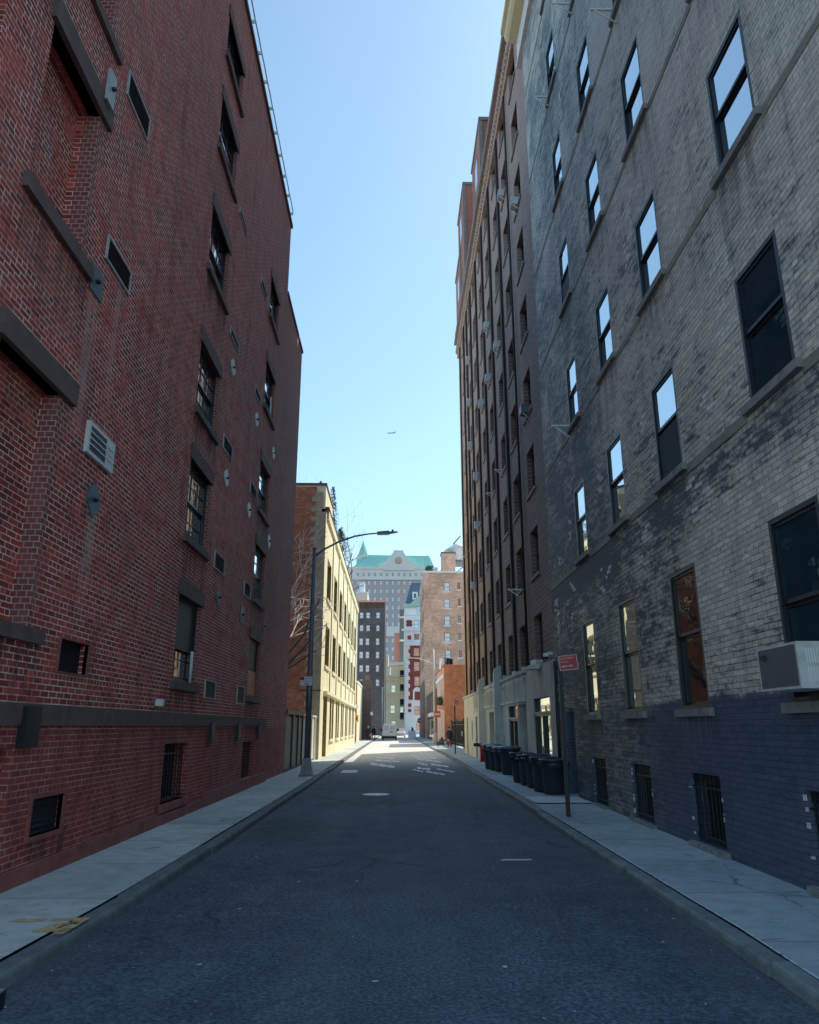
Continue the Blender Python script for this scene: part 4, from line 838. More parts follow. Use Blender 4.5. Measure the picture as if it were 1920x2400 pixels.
# ------------------------------------------------------------------ bare trees
def bare_tree(name, label, base, h, lean, seed, xmax, spread=1.0, depth=6, r0=.16, twig_from=3, first=.35, keep=None):
    rnd = random.Random(seed); t = root(name, label, 'tree', base)
    tr, tw = MB(), MB(); B = Vector(base)
    def grow(p, d, L, r, lv):
        pts = [p]; q = p; dd = d
        for k in range(3):
            dd = (dd + Vector((rnd.uniform(-.16,.16), rnd.uniform(-.16,.16), rnd.uniform(-.05,.10)))).normalized(); q = q + dd*L/3; pts.append(q)
        if (q + B).x > xmax: return
        (tr if lv < twig_from else tw).path(pts, [max(q, .012) for q in (r, r*.88, r*.76, r*.62)], 6 if lv < 3 else 3, False)
        if lv >= depth: return
        n = 3 if lv < 2 else rnd.choice([2,3,3])
        for k in range(n):
            a = rnd.random()*6.28; sp = rnd.uniform(.35,.85)*spread; u = dd.orthogonal().normalized(); v = dd.cross(u)
            nd = (dd*math.cos(sp) + (u*math.cos(a) + v*math.sin(a))*math.sin(sp) + Vector(lean)*(.35 if lv < 3 else .12)).normalized()
            s_ = pts[rnd.choice([1,2,3,3])]; grow(s_, nd, L*rnd.uniform(.62,.84), r*.58, lv+1)
    tr.path([(0,0,-.3),(lean[0]*.2,lean[1]*.2,h*first*.5),(lean[0]*.5,lean[1]*.5,h*first)], [r0*1.3,r0,r0*.9], 8)
    p = Vector((lean[0]*.5, lean[1]*.5, h*first))
    for k in range(4):
        a = k*1.6 + rnd.random(); d = (Vector((math.cos(a)*.6, math.sin(a)*.6, 1)) + Vector(lean)*.8).normalized(); grow(p - Vector((0,0,rnd.random()*h*first*.35)), d, h*.27, r0*.62, 1)
    tr.build('trunk', M['bark'], t); tw.build('crown', M['twig'], t)
bare_tree('bare_tree', 'leafless tree with sunlit pale twigs in front of the orange brick end wall', (-6.6, 36.0, 0), 12.2, (.7, .1, .3), 12, -3.2, .95, 6, .15)
bare_tree('bare_tree', 'taller leafless tree whose top branch shows above the dark brick roof edge', (-9.0, 38.5, 0), 16.5, (.25, .1, .6), 5, -5.9, .8, 6, .2)
bare_tree('bare_tree', 'faint leafless tree rising behind the rooftop evergreens', (-6.2, 66, 6), 17.0, (.25, 0, .2), 9, -2.6, .8, 5, .16)

# ------------------------------------------------------------------ fence of panels beside the yard
M['panel_shade'] = plain('grey_green_shade_panel', (.20,.215,.185), .6, .2, 1.5, .1); M['panel_sunlit'] = plain('cream_sunlit_panel', (.74,.70,.58), .6, .08, 2, .05)  # one fence: shaded stretch coloured grey-green, sunlit stretch coloured cream
t = root('panel_fence', 'tall panel fence with dark posts closing the yard between the red and yellow buildings', 'fence', (-4.12, 29.4, ZL), PI/2)
xs = [0.05, 1.9, 3.7, 5.3, 6.6, 7.9, 9.2, 10.5, 11.3]
for i, (a, b) in enumerate(zip(xs, xs[1:])):
    mb = MB(); mb.box(a+.08, b-.08, .02, .06, .10, 2.02); mb.build('panel', M['panel_shade'] if i < 3 else M['panel_sunlit'], t)
    mb = MB(); mb.box(b-.08, b+.08, -.04, .12, 0, 2.12); mb.build('post', M['black_iron'] if i < 3 else M['panel_sunlit'], t)
mb = MB(); mb.box(0, 5.38, -.05, .13, 2.12, 2.28); mb.box(0, 5.38, -.02, .09, .0, .09); mb.build('rail', M['black_iron'], t)
mb = MB(); mb.box(5.4, 11.35, -.05, .13, 2.12, 2.2); mb.build('rail', M['panel_sunlit'], t)

# ------------------------------------------------------------------ street lamp on the left
M['lamp_metal'] = plain('dark_lamp_metal', (.17,.18,.20), .4, .25, 5, .1, metal=.4)
SLX, SLY = -3.05, 27.4
t = root('street_lamp', 'tall grey street lamp with long curved arm on the left pavement', 'street lamp', (SLX, SLY, ZL))
mb = MB(); mb.hexa([(-.27,-.27,0),(.27,-.27,0),(.27,.27,0),(-.27,.27,0),(-.25,-.25,.05),(.25,-.25,.05),(.25,.25,.05),(-.25,.25,.05)]); mb.hexa([(-.21,-.21,.05),(.21,-.21,.05),(.21,.21,.05),(-.21,.21,.05),(-.13,-.13,.60),(.13,-.13,.60),(.13,.13,.60),(-.13,.13,.60)]); mb.build('base', M['lamp_metal'], t)
mb = MB(); mb.path([(0,0,.58),(0,0,2.2),(0,0,2.22),(0,0,3.1),(.0,0,3.12),(0,0,8.15)], [.105,.10,.115,.11,.10,.065], 12); mb.lathe([(.075,8.1),(.08,8.16),(.001,8.2)], n=12); mb.build('pole', M['lamp_metal'], t)
mb = MB(); arm = [(0.05,0,7.85),(.32,0,8.08),(.9,0,8.40),(1.5,0,8.62),(2.0,0,8.71),(2.42,0,8.75)]; mb.path(arm, [.045,.042,.04,.036,.033,.03], 8); mb.build('arm', M['lamp_metal'], t)
mb = MB(); mb.hexa([(2.36,-.09,8.68),(2.82,-.12,8.70),(2.82,.12,8.70),(2.36,.09,8.68),(2.36,-.07,8.80),(2.82,-.08,8.84),(2.82,.08,8.84),(2.36,.07,8.80)]); mb.build('driver_box', M['lamp_metal'], t)
mb = MB(); mb.hexa([(2.80,-.11,8.72),(3.16,-.05,8.78),(3.16,.05,8.78),(2.80,.11,8.72),(2.80,-.09,8.80),(3.14,-.04,8.82),(3.14,.04,8.82),(2.80,.09,8.80)]); o = mb.build('lamp_head', M['lamp_metal'], t)
mb = MB(); mb.lathe([(.045,0),(.045,.07),(.001,.09)], (2.95,0,8.81), 10); mb.build('photocell', M['black_iron'], o)
def text_mesh(txt, size, mat, parent, loc, rot=(PI/2,0,0), align='CENTER', name='lettering', sx=1.0):
    cu = bpy.data.curves.new('t', 'FONT'); cu.body = txt; cu.size = size; cu.align_x = align; cu.align_y = 'CENTER'
    o = bpy.data.objects.new('t', cu); COL.objects.link(o); bpy.context.view_layer.update()
    me = bpy.data.meshes.new_from_object(o.evaluated_get(bpy.context.evaluated_depsgraph_get())); bpy.data.objects.remove(o); me.materials.clear(); me.materials.append(mat)
    q = link(name, me, parent, loc); q.rotation_euler = rot; q.scale = (sx, 1, 1); return q
M['sign_white'] = plain('sign_white', (.90,.90,.94), .45, .06, 8, 0); M['ink_blue'] = plain('sign_blue_ink', (.035,.05,.12), .5, .1); M['sign_red'] = plain('sign_red', (.55,.010,.018), .4, .12, 4, 0); M['ink_pink'] = plain('sign_white_ink', (.80,.68,.68), .5, .05)
M['sign_coral'] = plain('coral_red_sign', (.62,.10,.075), .45, .1)  # lighter coral red of the farther signs
def arrow(parent, x0, x1, z, y, th, mat, heads=2):
    mb = MB(); mb.box(x0+th*1.5, x1-th*1.5, y-.002, y, z-th*.28, z+th*.28)
    for s_, x in ((1, x0), (-1, x1)): mb.prism([(x,z),(x+s_*th*2.2,z-th*.95),(x+s_*th*2.2,z+th*.95)][::s_], y-.0025, y-.0002)
    return mb.build('arrow', mat, parent)
t = root('parking_sign', 'small white parking sign with dark blue lettering on the left street lamp', 'sign', (SLX-.06, SLY-.13, 3.19))
mb = MB(); mb.prism([(-.27,-.17),(.16,-.17),(.16,.14),(-.13,.14),(-.13,.015),(-.27,.015)], 0, .012); mb.build('plate', M['sign_white'], t)
text_mesh('PARKING', .062, M['ink_blue'], t, (.015,-.003,.075), sx=.95); text_mesh('ANYTIME', .078, M['ink_blue'], t, (-.04,-.003,-.04), sx=.9); arrow(t, -.14, .05, -.115, -.002, .035, M['ink_blue'])
mb = MB(); mb.box(-.27,-.135,.001,.012,.02,.10); mb.build('corner_plate', plain('dark_red_corner', (.09,.02,.035), .5), t)
# no standing sign in front of the grey building
M['green_post'] = plain('dark_green_post', (.012,.024,.024), .5, .3, 6, .1); M['rust'] = plain('rusty_post', (.075,.036,.028), .9, .6, 14, .4, grime=(.02,.018,.018))
t = root('sign_post', 'thin dark green sign post with rusty foot on the right pavement', 'sign post', (3.27, 14.8, pl(ZR,14.8)))
mb = MB(); P = [(-.04,.0),(.04,.0),(.04,.04),(.022,.04),(.022,.012),(-.022,.012),(-.022,.04),(-.04,.04)]
def upost(z0, z1, lean=0):
    m = MB(); k = len(P); r = [[(x + lean*z, y, z) for x, y in P] for z in (z0, z1)]; return m.ring_tube(r, smooth=False)
upost(.34, 2.93).build('post', M['green_post'], t); upost(-.02, .34).build('foot', M['rust'], t)
t = root('no_standing_sign', 'dark red no standing fire zone sign with white arrow on the thin post', 'sign', (3.42, 14.755, 2.81), R(-4))
def rrect(w, h, r, n=4):
    return [(sx*(w/2-r) + r*math.cos(a), sz*(h/2-r) + r*math.sin(a)) for sx, sz, a0 in ((1,-1,-PI/2),(1,1,0),(-1,1,PI/2),(-1,-1,PI)) for a in [a0 + i*PI/2/n for i in range(n+1)]]
tilt = R(6)
mb = MB(); mb.prism(rrect(.365,.29,.02), 0, .008); pl_ = mb.build('border', M['ink_pink'], t); pl_.rotation_euler = (0, -tilt, 0)
mb = MB(); mb.prism(rrect(.34,.265,.014), -.003, .0015); o = mb.build('plate', M['sign_red'], t); o.rotation_euler = (0, -tilt, 0)
for tx, s_, x, z in (('NO STANDING', .046, -.155, .085), ('Fire Zone', .048, -.155, .022)):
    q = text_mesh(tx, s_, M['ink_pink'], o, (x,-.005,z), align='LEFT', sx=.82)
arrow(o, -.145, .085, -.065, -.004, .026, M['ink_pink'])
# farther sign on the right pavement
t = root('sign_post', 'dark slim sign post in sun on the right pavement near the iron fence', 'sign post', (3.63, 45.9, pl(ZR,45.9)))
upost(-.02, 3.1).build('post', M['black_iron'], t)
t = root('parking_sign', 'bright red and white parking sign on the slim post near the iron fence', 'sign', (3.74, 45.88, 2.98))
mb = MB(); mb.prism(rrect(.34,.36,.02), 0, .008); mb.build('border', M['ink_pink'], t); mb = MB(); mb.prism(rrect(.30,.32,.014), -.003, .0015); mb.build('plate', M['sign_coral'], t)
text_mesh('NO PARKING', .05, M['ink_pink'], t, (0,-.005,.04), sx=.8); arrow(t, -.10, .10, -.08, -.004, .03, M['ink_pink'])

# ------------------------------------------------------------------ dustbins
M['bin'] = plain('dark_grey_plastic', (.020,.026,.036), .45, .2, 3, .05)
def make_bin():
    t = root('dustbin', '', 'dustbin', (0,0,0), 0, 'dark plastic dustbins along the shopfront')
    mb = MB(); mb.lathe([(.001,0),(.245,0),(.262,.03),(.30,.58),(.318,.585),(.322,.66),(.328,.72),(.29,.72),(.27,.2),(.001,.1)], n=28, cap=False); mb.build('body', M['bin'], t)
    mb = MB(); mb.lathe([(.318,.715),(.352,.725),(.358,.76),(.34,.785),(.315,.775),(.30,.72)], n=28, cap=False); mb.build('rim', M['bin'], t)
    for s_ in (-1, 1):
        mb = MB(); mb.path([(s_*.31,-.11,.60),(s_*.385,-.08,.68),(s_*.385,.08,.68),(s_*.31,.11,.60)], .02, 6); mb.build('handle', M['bin'], t)
    return t
binp = make_bin()
BL = ['nearest dark dustbin in the row, right behind the thin green sign post', 'second dustbin in the row, half hidden by the nearest one', 'third dustbin in the row along the shopfront', 'fourth dustbin, standing in the middle of the near cluster', 'fifth dustbin, at the far end of the near cluster', 'sixth dustbin, nearest one of the far cluster', 'seventh dustbin, second in the far cluster', 'eighth dustbin, next to last in the row', 'last dustbin in the row, closest to the red standpipe']
BP = [(3.93,19.2),(3.84,19.95),(3.88,21.1),(3.82,21.95),(3.78,23.0),(3.95,26.5),(3.92,28.1),(3.84,29.0),(3.78,29.9)]
for i, (x, y) in enumerate(BP):
    o = binp if i == 0 else copy_tree(binp)
    o.location = (x, y, pl(ZR, y)); o.rotation_euler = (0, 0, R(17*i % 70 - 30)); s_ = 1.03 + .03*((i*7) % 3 - 1); o.scale = (s_, s_, s_*1.03); o['label'] = BL[i]
M['bin_lid'] = plain('blue_grey_lid', (.09,.12,.17), .35, .2, 3, .05)
for i in (5, 6, 7, 8):
    b = [o for o in bpy.data.objects if o.get('label') == BL[i]][0]
    mb = MB(); mb.lathe([(.365,.77),(.372,.80),(.33,.835),(.001,.85)], n=28, cap=False); mb.build('lid', M['bin_lid'], b)

# ------------------------------------------------------------------ far end of the street
M['far_brown'] = brickmat('brightened_brown_brick', (.92,.48,.315), (.62,.32,.22), (.78,.48,.35), bw=.55, rh=.18, ms=.02, var=.35, bstr=.1)  # brightness put into the colour, as the tower face gets no sun
M['far_brown_dark'] = brickmat('deep_brown_brick', (.20,.12,.095), (.14,.085,.075), (.18,.12,.1), bw=.5, rh=.16, ms=.02, bstr=.1)  # dark brown brick of shopfronts, corbels and a chimney
M['far_grey'] = brickmat('charcoal_brick', (.115,.105,.105), (.085,.080,.082), (.13,.12,.12), bw=.5, rh=.45, ms=.05, var=.25, bstr=.1)
M['far_red'] = brickmat('deep_red_brick', (.36,.060,.045), (.29,.045,.04), (.3,.08,.07), bw=.4, rh=.14, ms=.012, var=.15, bstr=.1)
M['far_orange'] = brickmat('orange_brick', (.66,.215,.095), (.52,.155,.07), (.42,.18,.09), bw=.45, rh=.12, ms=.012, var=.3, bstr=.1)
M['coral'] = plain('coral_painted_wall', (.78,.33,.235), .7, .12, 1, .05); M['pink'] = plain('salmon_wall', (.74,.27,.20), .7, .1, .6, .02)
M['cream_wall'] = plain('cream_stone_wall', (1.0,.80,.52), .75, .08, .4, .05, grime=(.96,.70,.44)); M['far_white'] = plain('far_white_stone', (.95,.94,.95), .7, .08, .5, .03)
M['haze_brick'] = plain('hazy_mauve_brick', (.47,.39,.39), .85, .06, .3, 0); M['haze_stone'] = plain('hazy_pale_stone', (.78,.73,.69), .8, .08, .15, 0); M['copper'] = plain('verdigris_copper', (.22,.60,.52), .6, .16, .12, .05)  # distance haze is put into the tower's brick and stone colours
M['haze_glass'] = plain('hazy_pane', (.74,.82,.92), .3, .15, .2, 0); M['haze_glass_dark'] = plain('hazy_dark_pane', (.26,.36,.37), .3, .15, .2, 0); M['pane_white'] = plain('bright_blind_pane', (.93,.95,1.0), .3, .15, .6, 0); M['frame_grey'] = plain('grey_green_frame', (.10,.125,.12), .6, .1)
M['slate'] = plain('blue_slate', (.085,.135,.19), .6, .25, .8, .2); M['aqua'] = plain('pale_copper_trim', (.42,.60,.54), .6, .1, 1, 0)
def facing(name, label, x0, x1, Y, z1, depth, mat, holes=(), cat='building', z0=-.4, hd=.2):
    t = root(name, label, cat, ((x0+x1)/2, Y, 0)); c = (x0+x1)/2
    hs = [(a-c, b-c, d, e, hd) for a, b, d, e in holes]
    mb = MB(); wall(mb, x0-c, x1-c, z0, z1, hs); shell(mb, x0-c, x1-c, z0, z1, 0, depth); mb.build('wall', mat, t); return t, c
def X_(px, Y): return at(px, 1650, Y).x
def Z_(py, Y): return at(924, py, Y).z
kc = {}
def fkit(w, h, d, fr, gl, sill=None):
    k = (round(w,2), round(h,2), fr, gl, bool(sill))
    if k not in kc: kc[k] = simple_kit(w, h, d, M[fr], M[gl], sill, max(.06, w*.07))
    return kc[k]
# zoomed survey grid of the far end: px = 820 + x/6.161, py = 1250 + y/6.16 (upper), 1480 + y/6.16 (lower)
U = lambda x, y: (820 + x/6.161, 1250 + y/6.16)
L_ = lambda x, y: (820 + x/6.161, 1480 + y/6.16)
def grid(t, c, Y, recs, d, fr, gl, sill=None):
    for (xa, ya), (xb, yb) in recs:
        a = at(*(xa, ya), Y); b = at(*(xb, yb), Y); fkit(b.x-a.x, a.z-b.z, d, fr, gl, sill).place(t, (a.x+b.x)/2 - c, b.z)
def rects(Y, recs):
    out = []
    for (xa, ya), (xb, yb) in recs:
        a = at(xa, ya, Y); b = at(xb, yb, Y); out.append((a.x, b.x, b.z, a.z))
    return out

# brown brick tower at the right of the far end
Y = 110
rw = [(U(1358,708), U(1442,838)), (U(1360,945), U(1444,1078)), (U(1366,1190), U(1450,1328)), (U(1366,1435), U(1452,1570)), (L_(1378,265), L_(1462,412))]
rn = [(U(1552,712), U(1592,812)), (U(1560,948), U(1602,1050)), (U(1562,1190), U(1608,1295)), (U(1568,1440), U(1612,1540)), (L_(1578,270), L_(1620,378))]
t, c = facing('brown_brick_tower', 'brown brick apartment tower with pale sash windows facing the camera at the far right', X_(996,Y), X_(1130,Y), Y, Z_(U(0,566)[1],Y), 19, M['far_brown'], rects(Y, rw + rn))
sm = (.14,.10,.16,M['far_white'])
grid(t, c, Y, rw, .12, 'frame_grey', 'pane_white', sm); grid(t, c, Y, rn, .12, 'frame_grey', 'glass_far', sm)
mb = MB(); zt = Z_(U(0,566)[1],Y); mb.box(X_(996,Y)-c-.1, X_(1130,Y)-c, -.1, 19, zt, zt+.25); mb.build('coping', M['far_white'], t)
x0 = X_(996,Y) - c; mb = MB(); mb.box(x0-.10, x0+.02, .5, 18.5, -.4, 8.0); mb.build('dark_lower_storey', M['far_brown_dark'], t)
for i in range(3):
    for r in range(6):
        y = 2.5 + 5.6*i; z = 3.2 + 3.4*r; mb = MB(); mb.quad((x0-.105,y+1.5,z),(x0-.105,y,z),(x0-.105,y,z+1.9),(x0-.105,y+1.5,z+1.9)); mb.build('side_window', M['frame_grey'], t)
a = at(*U(1400,1500), Y)
tk = root('water_tank', 'round pale rooftop water tank on a steel frame above the brown tower', 'water tank', (at(*U(1545,0),118).x, 118, zt+.2))
mb = MB(); mb.lathe([(2.0,3.0),(2.05,3.05),(2.0,5.0),(2.2,5.05),(.15,6.4),(.001,6.45)], n=20); mb.build('tank', M['far_white'], tk)
mb = MB()
for sx in (-1.7,1.7):
    for sy in (-1.7,1.7): mb.path([(sx,sy,0),(sx,sy,3.0)], .14, 5)
mb.box(-2.2,2.2,-2.2,2.2,2.85,3.05); mb.path([(-1.7,-1.7,0),(1.7,-1.7,2.8)], .09, 5); mb.path([(-3.4,-1.7,.2),(-1.9,-1.7,2.9)], .14, 5); mb.build('steel_frame', M['frame_grey'], tk)
mb = MB(); mb.path([(-.6,0,6.2),(.6,0,7.6)], .12, 5); mb.build('vent_pipe', M['frame_grey'], tk)
ck = root('chimney', 'square brown brick chimney stack on the roof of the brown tower', 'chimney', (at(*U(1412,0),116).x, 116, zt))
mb = MB(); mb.box(-1.1,1.1,-1.1,1.1,0,Z_(U(0,310)[1],116)-zt); mb.build('stack', M['far_brown'], ck); mb = MB(); zz = Z_(U(0,310)[1],116)-zt; mb.box(-1.2,1.2,-1.2,1.2,zz,zz+.25); mb.build('cap', M['frame_grey'], ck)
rp = root('roof_plant', 'small green shrub with bare canes on the roof edge of the brown tower', 'shrub', (at(*U(1145,0),Y).x, Y+.6, zt+.2))
mb = MB(); rnd = random.Random(3)
for i in range(240): a = rnd.random()*6.28; r = rnd.random()*.6; cc = Vector((r*math.cos(a), r*math.sin(a), rnd.random()*.8)); s_ = Vector((rnd.uniform(-.15,.15),rnd.uniform(-.1,.1),rnd.uniform(-.1,.1))); mb.quad(cc-s_, cc+s_, cc+Vector((0,0,.25)))
mb.build('foliage', M['leaf'], rp); mb = MB(); [mb.path([(-.5+i*.3,0,0),(-.7+i*.2,0,2.2+.4*i)], .03, 4) for i in range(3)]; mb.build('cane', M['bark'], rp)

# low dark shop between the tower and the orange house
t = root('dark_brick_shop', 'low dark brick shop with white sign band between the tower and the orange house', 'shop', (4.75, 88, 0), -PI/2)
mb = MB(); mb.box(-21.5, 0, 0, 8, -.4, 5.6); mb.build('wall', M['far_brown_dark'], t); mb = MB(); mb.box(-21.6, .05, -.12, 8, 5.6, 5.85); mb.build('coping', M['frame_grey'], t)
for i in range(4): mb = MB(); mb.box(-4.2-5*i, -1.2-5*i, -.05, .05, .3, 2.5); mb.build('shop_window', M['glass_far'], t)
mb = MB(); mb.box(-13, -3, -.35, .0, 2.8, 3.2); mb.build('sign_band', M['far_white'], t)
# orange brick house with the coral front, behind the iron fence
Y = 72; xr0, xr1, zr1 = 4.72, 9.5, Z_(1561, 72)
t = root('orange_brick_house', 'low orange brick house with coral painted front beside the iron fence', 'house', (xr0, Y, 0), -PI/2)
# local: x = -(Y-72), y = X - xr0
fh = [(-4.0+.4-2.2*i, -4.0+1.3-2.2*i, 3.9, 6.2, .2) for i in range(4)] + [(-1.9-2.6*i, -1.2-2.6*i, .6, 3.0, .2) for i in range(4)]
mb = MB(); wall(mb, -12, 0, -.4, zr1, fh); mb.build('wall', M['coral'], t)
mb = MB(); mb.quad((0,0,-.4),(0,6,-.4),(0,6,zr1),(0,0,zr1)); mb.quad((-12,6,-.4),(-12,0,-.4),(-12,0,zr1),(-12,6,zr1)); mb.quad((-12,0,zr1),(0,0,zr1),(0,6,zr1),(-12,6,zr1)); mb.quad((0,6,-.4),(-12,6,-.4),(-12,6,zr1),(0,6,zr1)); mb.build('end_wall', M['far_orange'], t)
for h in fh:
    fb = MB(); fb.box(h[0]-.08,h[0],-.05,.2,h[2]-.1,h[3]+.12); fb.box(h[1],h[1]+.08,-.05,.2,h[2]-.1,h[3]+.12); fb.box(h[0],h[1],-.05,.2,h[3],h[3]+.12); fb.box(h[0],h[1],-.06,.2,h[2]-.1,h[2]); o = fb.build('window', M['far_white'], t)
    pb = MB(); pb.quad((h[0],.19,h[2]),(h[1],.19,h[2]),(h[1],.19,h[3]),(h[0],.19,h[3])); pb.build('pane', M['glass_far'], o)
mb = MB(); mb.box(-12.1,.05,-.08,6,zr1,zr1+.15); mb.build('coping', M['far_orange'], t); mb = MB(); mb.box(-12,-.2,-.12,.02,zr1-1.05,zr1-.75); mb.build('cornice', M['far_white'], t)
mb = MB(); mb.box(-2.6,-.7,-.55,-.05,3.25,3.55); pb_ = mb.build('window_box', M['coral'], t)
mb = MB(); rnd = random.Random(8)
for i in range(200): cc = Vector((rnd.uniform(-2.6,-.7), rnd.uniform(-.6,-.1), 3.55 + rnd.random()*.7)); s_ = Vector((rnd.uniform(-.1,.1),rnd.uniform(-.1,.1),rnd.uniform(-.06,.06))); mb.quad(cc-s_, cc+s_, cc+Vector((rnd.uniform(-.1,.1),0,.2)))
mb.build('plants', M['leaf'], pb_)
# iron fence
t = root('iron_fence', 'tall black iron picket fence closing the yard between apartment block and orange house', 'fence', (5.35, 47.2, 0), 0)
mb = MB()
for i in range(128): y = .1 + .19*i; mb.box(-.012,.012,y,y+.025,.08,2.05)
mb.build('pickets', M['black_iron'], t); mb = MB(); mb.box(-.02,.02,0,24.5,.22,.27); mb.box(-.02,.02,0,24.5,1.72,1.77); mb.build('rail', M['black_iron'], t)
for y in (0.02, 6, 12, 18, 24.4): mb = MB(); mb.box(-.05,.05,y-.05,y+.05,0,2.2); mb.build('post', M['black_iron'], t)
mb = MB(); mb.box(.01,.03,2.2,23.9,.3,1.7); mb.build('backing_sheet', plain('dark_backing', (.05,.055,.06), .7), t)
mb = MB(); mb.box(-.03,-.015,13.2,13.5,.9,1.25); mb.build('notice', M['sign_white'], t)
# street light and sign on the right beyond the fence
t = root('street_lamp', 'pale grey street lamp with straight arm, in sun beside the orange house', 'street lamp', (3.95, 74.5, 0))
M['pale_metal'] = plain('pale_galvanised_pole', (.62,.58,.52), .5, .1, 3, .05)
mb = MB(); mb.lathe([(.26,0),(.24,.9),(.15,1.0)], n=8); mb.build('base', M['pale_metal'], t); mb = MB(); mb.path([(0,0,.9),(-.08,0,9.0)], [.13,.07], 10); mb.build('pole', M['pale_metal'], t)
mb = MB(); mb.path([(-.05,0,7.5),(-.8,0,7.85),(-1.6,0,8.1),(-2.5,0,8.15)], [.06,.055,.05,.045], 8); mb.build('arm', M['pale_metal'], t); mb = MB(); mb.hexa([(-2.9,-.1,8.08),(-2.3,-.1,8.08),(-2.3,.1,8.08),(-2.9,.1,8.08),(-2.85,-.07,8.18),(-2.3,-.07,8.22),(-2.3,.07,8.22),(-2.85,.07,8.18)]); mb.build('lamp_head', M['pale_metal'], t)
t = root('traffic_sign', 'small red road sign strapped to the pale street lamp', 'sign', (4.18, 74.35, 2.75))
mb = MB(); mb.prism(rrect(.62,.62,.05), 0, .02); mb.build('plate', M['sign_coral'], t); mb = MB(); mb.box(-.22,.22,-.006,-.0,-.07,.07); mb.build('bar', M['ink_pink'], t)
t = root('flag', 'drooping blue, white and black flag on a slanted pole over the coral house front', 'flag', (4.7, 75.2, 7.2))
mb = MB(); mb.path([(0,0,-.5),(-.1,-.2,.2),(.1,-.5,1.1)], .03, 6); mb.build('pole', M['pale_metal'], t)
def cloth(x0, x1, zt_, zb, mat, nm, ph):
    mb = MB(); n = 8
    for i in range(n):
        for j in range(5):
            def q(i, j): u = i/n; v = j/5; return (x0+(x1-x0)*u, -.45+.12*math.sin(u*9+ph+v*2)+.25*v, zt_+(zb-zt_)*v - .15*u)
            mb.quad(q(i,j), q(i+1,j), q(i+1,j+1), q(i,j+1))
    return mb.build(nm, mat, t)
cloth(-.25,.25,1.0,-.1,M['far_white'],'white_field',0); cloth(.2,.75,1.05,.1,plain('flag_blue',(.12,.22,.36),.8),'blue_field',1); cloth(.5,1.1,1.0,-.2,M['black_iron'],'black_field',2)
# fire hydrant-like bag? no: corner rubbish bags by the pale lamp
t = root('rubbish_bag', 'knotted dark rubbish bag leaning on the coral house wall', 'bag', (4.4, 71.2, 0)); mb = MB(); mb.lathe([(.001,0),(.28,.02),(.34,.2),(.28,.42),(.08,.56),(.12,.66),(.001,.68)], n=12); mb.build('sack', M['bin'], t)

# small brick workshop on the left past the yellow building
Y = 87; xl = -4.25
t = root('brick_workshop', 'low brick workshop with pale front and tan coping after the yellow building', 'building', (xl, Y, 0), PI/2)
z1 = Z_(1600, Y); mb = MB(); mb.box(0, .05, 0, 8, -.4, z1); mb.build('end_wall', M['far_orange'], t); mb = MB(); mb.box(.05, 13, -.02, 8, -.4, z1); mb.build('wall', M['yellow_wall'], t)
mb = MB(); mb.box(-.05, 13, -.1, 8, z1, z1+.2); mb.build('coping', M['far_white'], t); mb = MB(); mb.box(-.03, 0, .3, 3.0, -.3, 2.4); mb.build('door', plain('orange_shutter', (.62,.20,.10), .6), t)
Y = 101; t = root('dark_red_house', 'narrow dark red brick house with tall chimney beyond the low workshop', 'house', (-4.3, Y, 0), PI/2)
z1 = Z_(L_(0,870)[1], Y); mb = MB(); mb.box(0, 30, 0, 8, -.4, z1-1); mb.build('wall', M['far_red'], t)
a = at(*L_(330,710), 103); b = at(*L_(402,1500), 103); mb = MB(); mb.box(1.5, 4.5, -1.2, .4, -.4, a.z); ch = mb.build('chimney', M['far_brown_dark'], t)
mb = MB(); mb.box(1.8,2.4,-.9,-.3,a.z,a.z+.7); mb.box(3.2,3.8,-.9,-.3,a.z,a.z+.5); mb.build('pot', M['pot'], ch); mb = MB(); mb.path([(5.2,-1.0,0),(5.2,-1.0,a.z-1.5)], .18, 8); mb.build('drainpipe', M['far_white'], t)
mb = MB(); mb.box(.02,9,-.05,8.02,z1-1,z1-.6); mb.build('roof', M['slate'], t)
# charcoal apartment house
Y = 150; xa, xb = X_(836,Y), X_(901,Y); z1 = Z_(U(0,1000)[1],Y)
wr = []
for yy in (1140, 1325): wr += [(U(x, yy), U(x+54, yy+88)) for x in (143, 238, 382)]
for yy in (98, 290, 485, 690): wr += [(L_(x-6, yy), L_(x+48, yy+100)) for x in (143, 234, 382)]
t, c = facing('charcoal_apartment_house', 'charcoal brick apartment house with white windows and tiled cornice, far left', xa, xb, Y, z1, 25, M['far_grey'], rects(Y, wr))
grid(t, c, Y, wr, .1, 'frame_grey', 'pane_white')
mb = MB(); mb.box(xa-c-.3, xb-c+.3, -.6, .3, z1, z1+.35); mb.build('cornice', M['coral'], t)
mb = MB()
for i in range(12): x = xa-c + (xb-xa)*(i+.5)/12; mb.box(x-.1, x+.1, -.35, .05, z1-1.0, z1)
mb.build('corbel', M['far_brown_dark'], t)
xm = at(*U(314,0),Y).x; mb = MB(); mb.box(xm-c, xb-c+.05, -.15, .0, -.4, Z_(U(0,1135)[1],Y)); mb = MB()
for i in range(34):
    z = 1 + i*.62
    if z < Z_(U(0,1120)[1],Y): mb.box(xm-c, at(*U(378,0),Y).x-c, -.14, .02, z, z+.32); mb.box(at(*U(440,0),Y).x-c, xb-c, -.14, .02, z, z+.32)
mb.build('banded_brickwork', M['far_grey'], t)
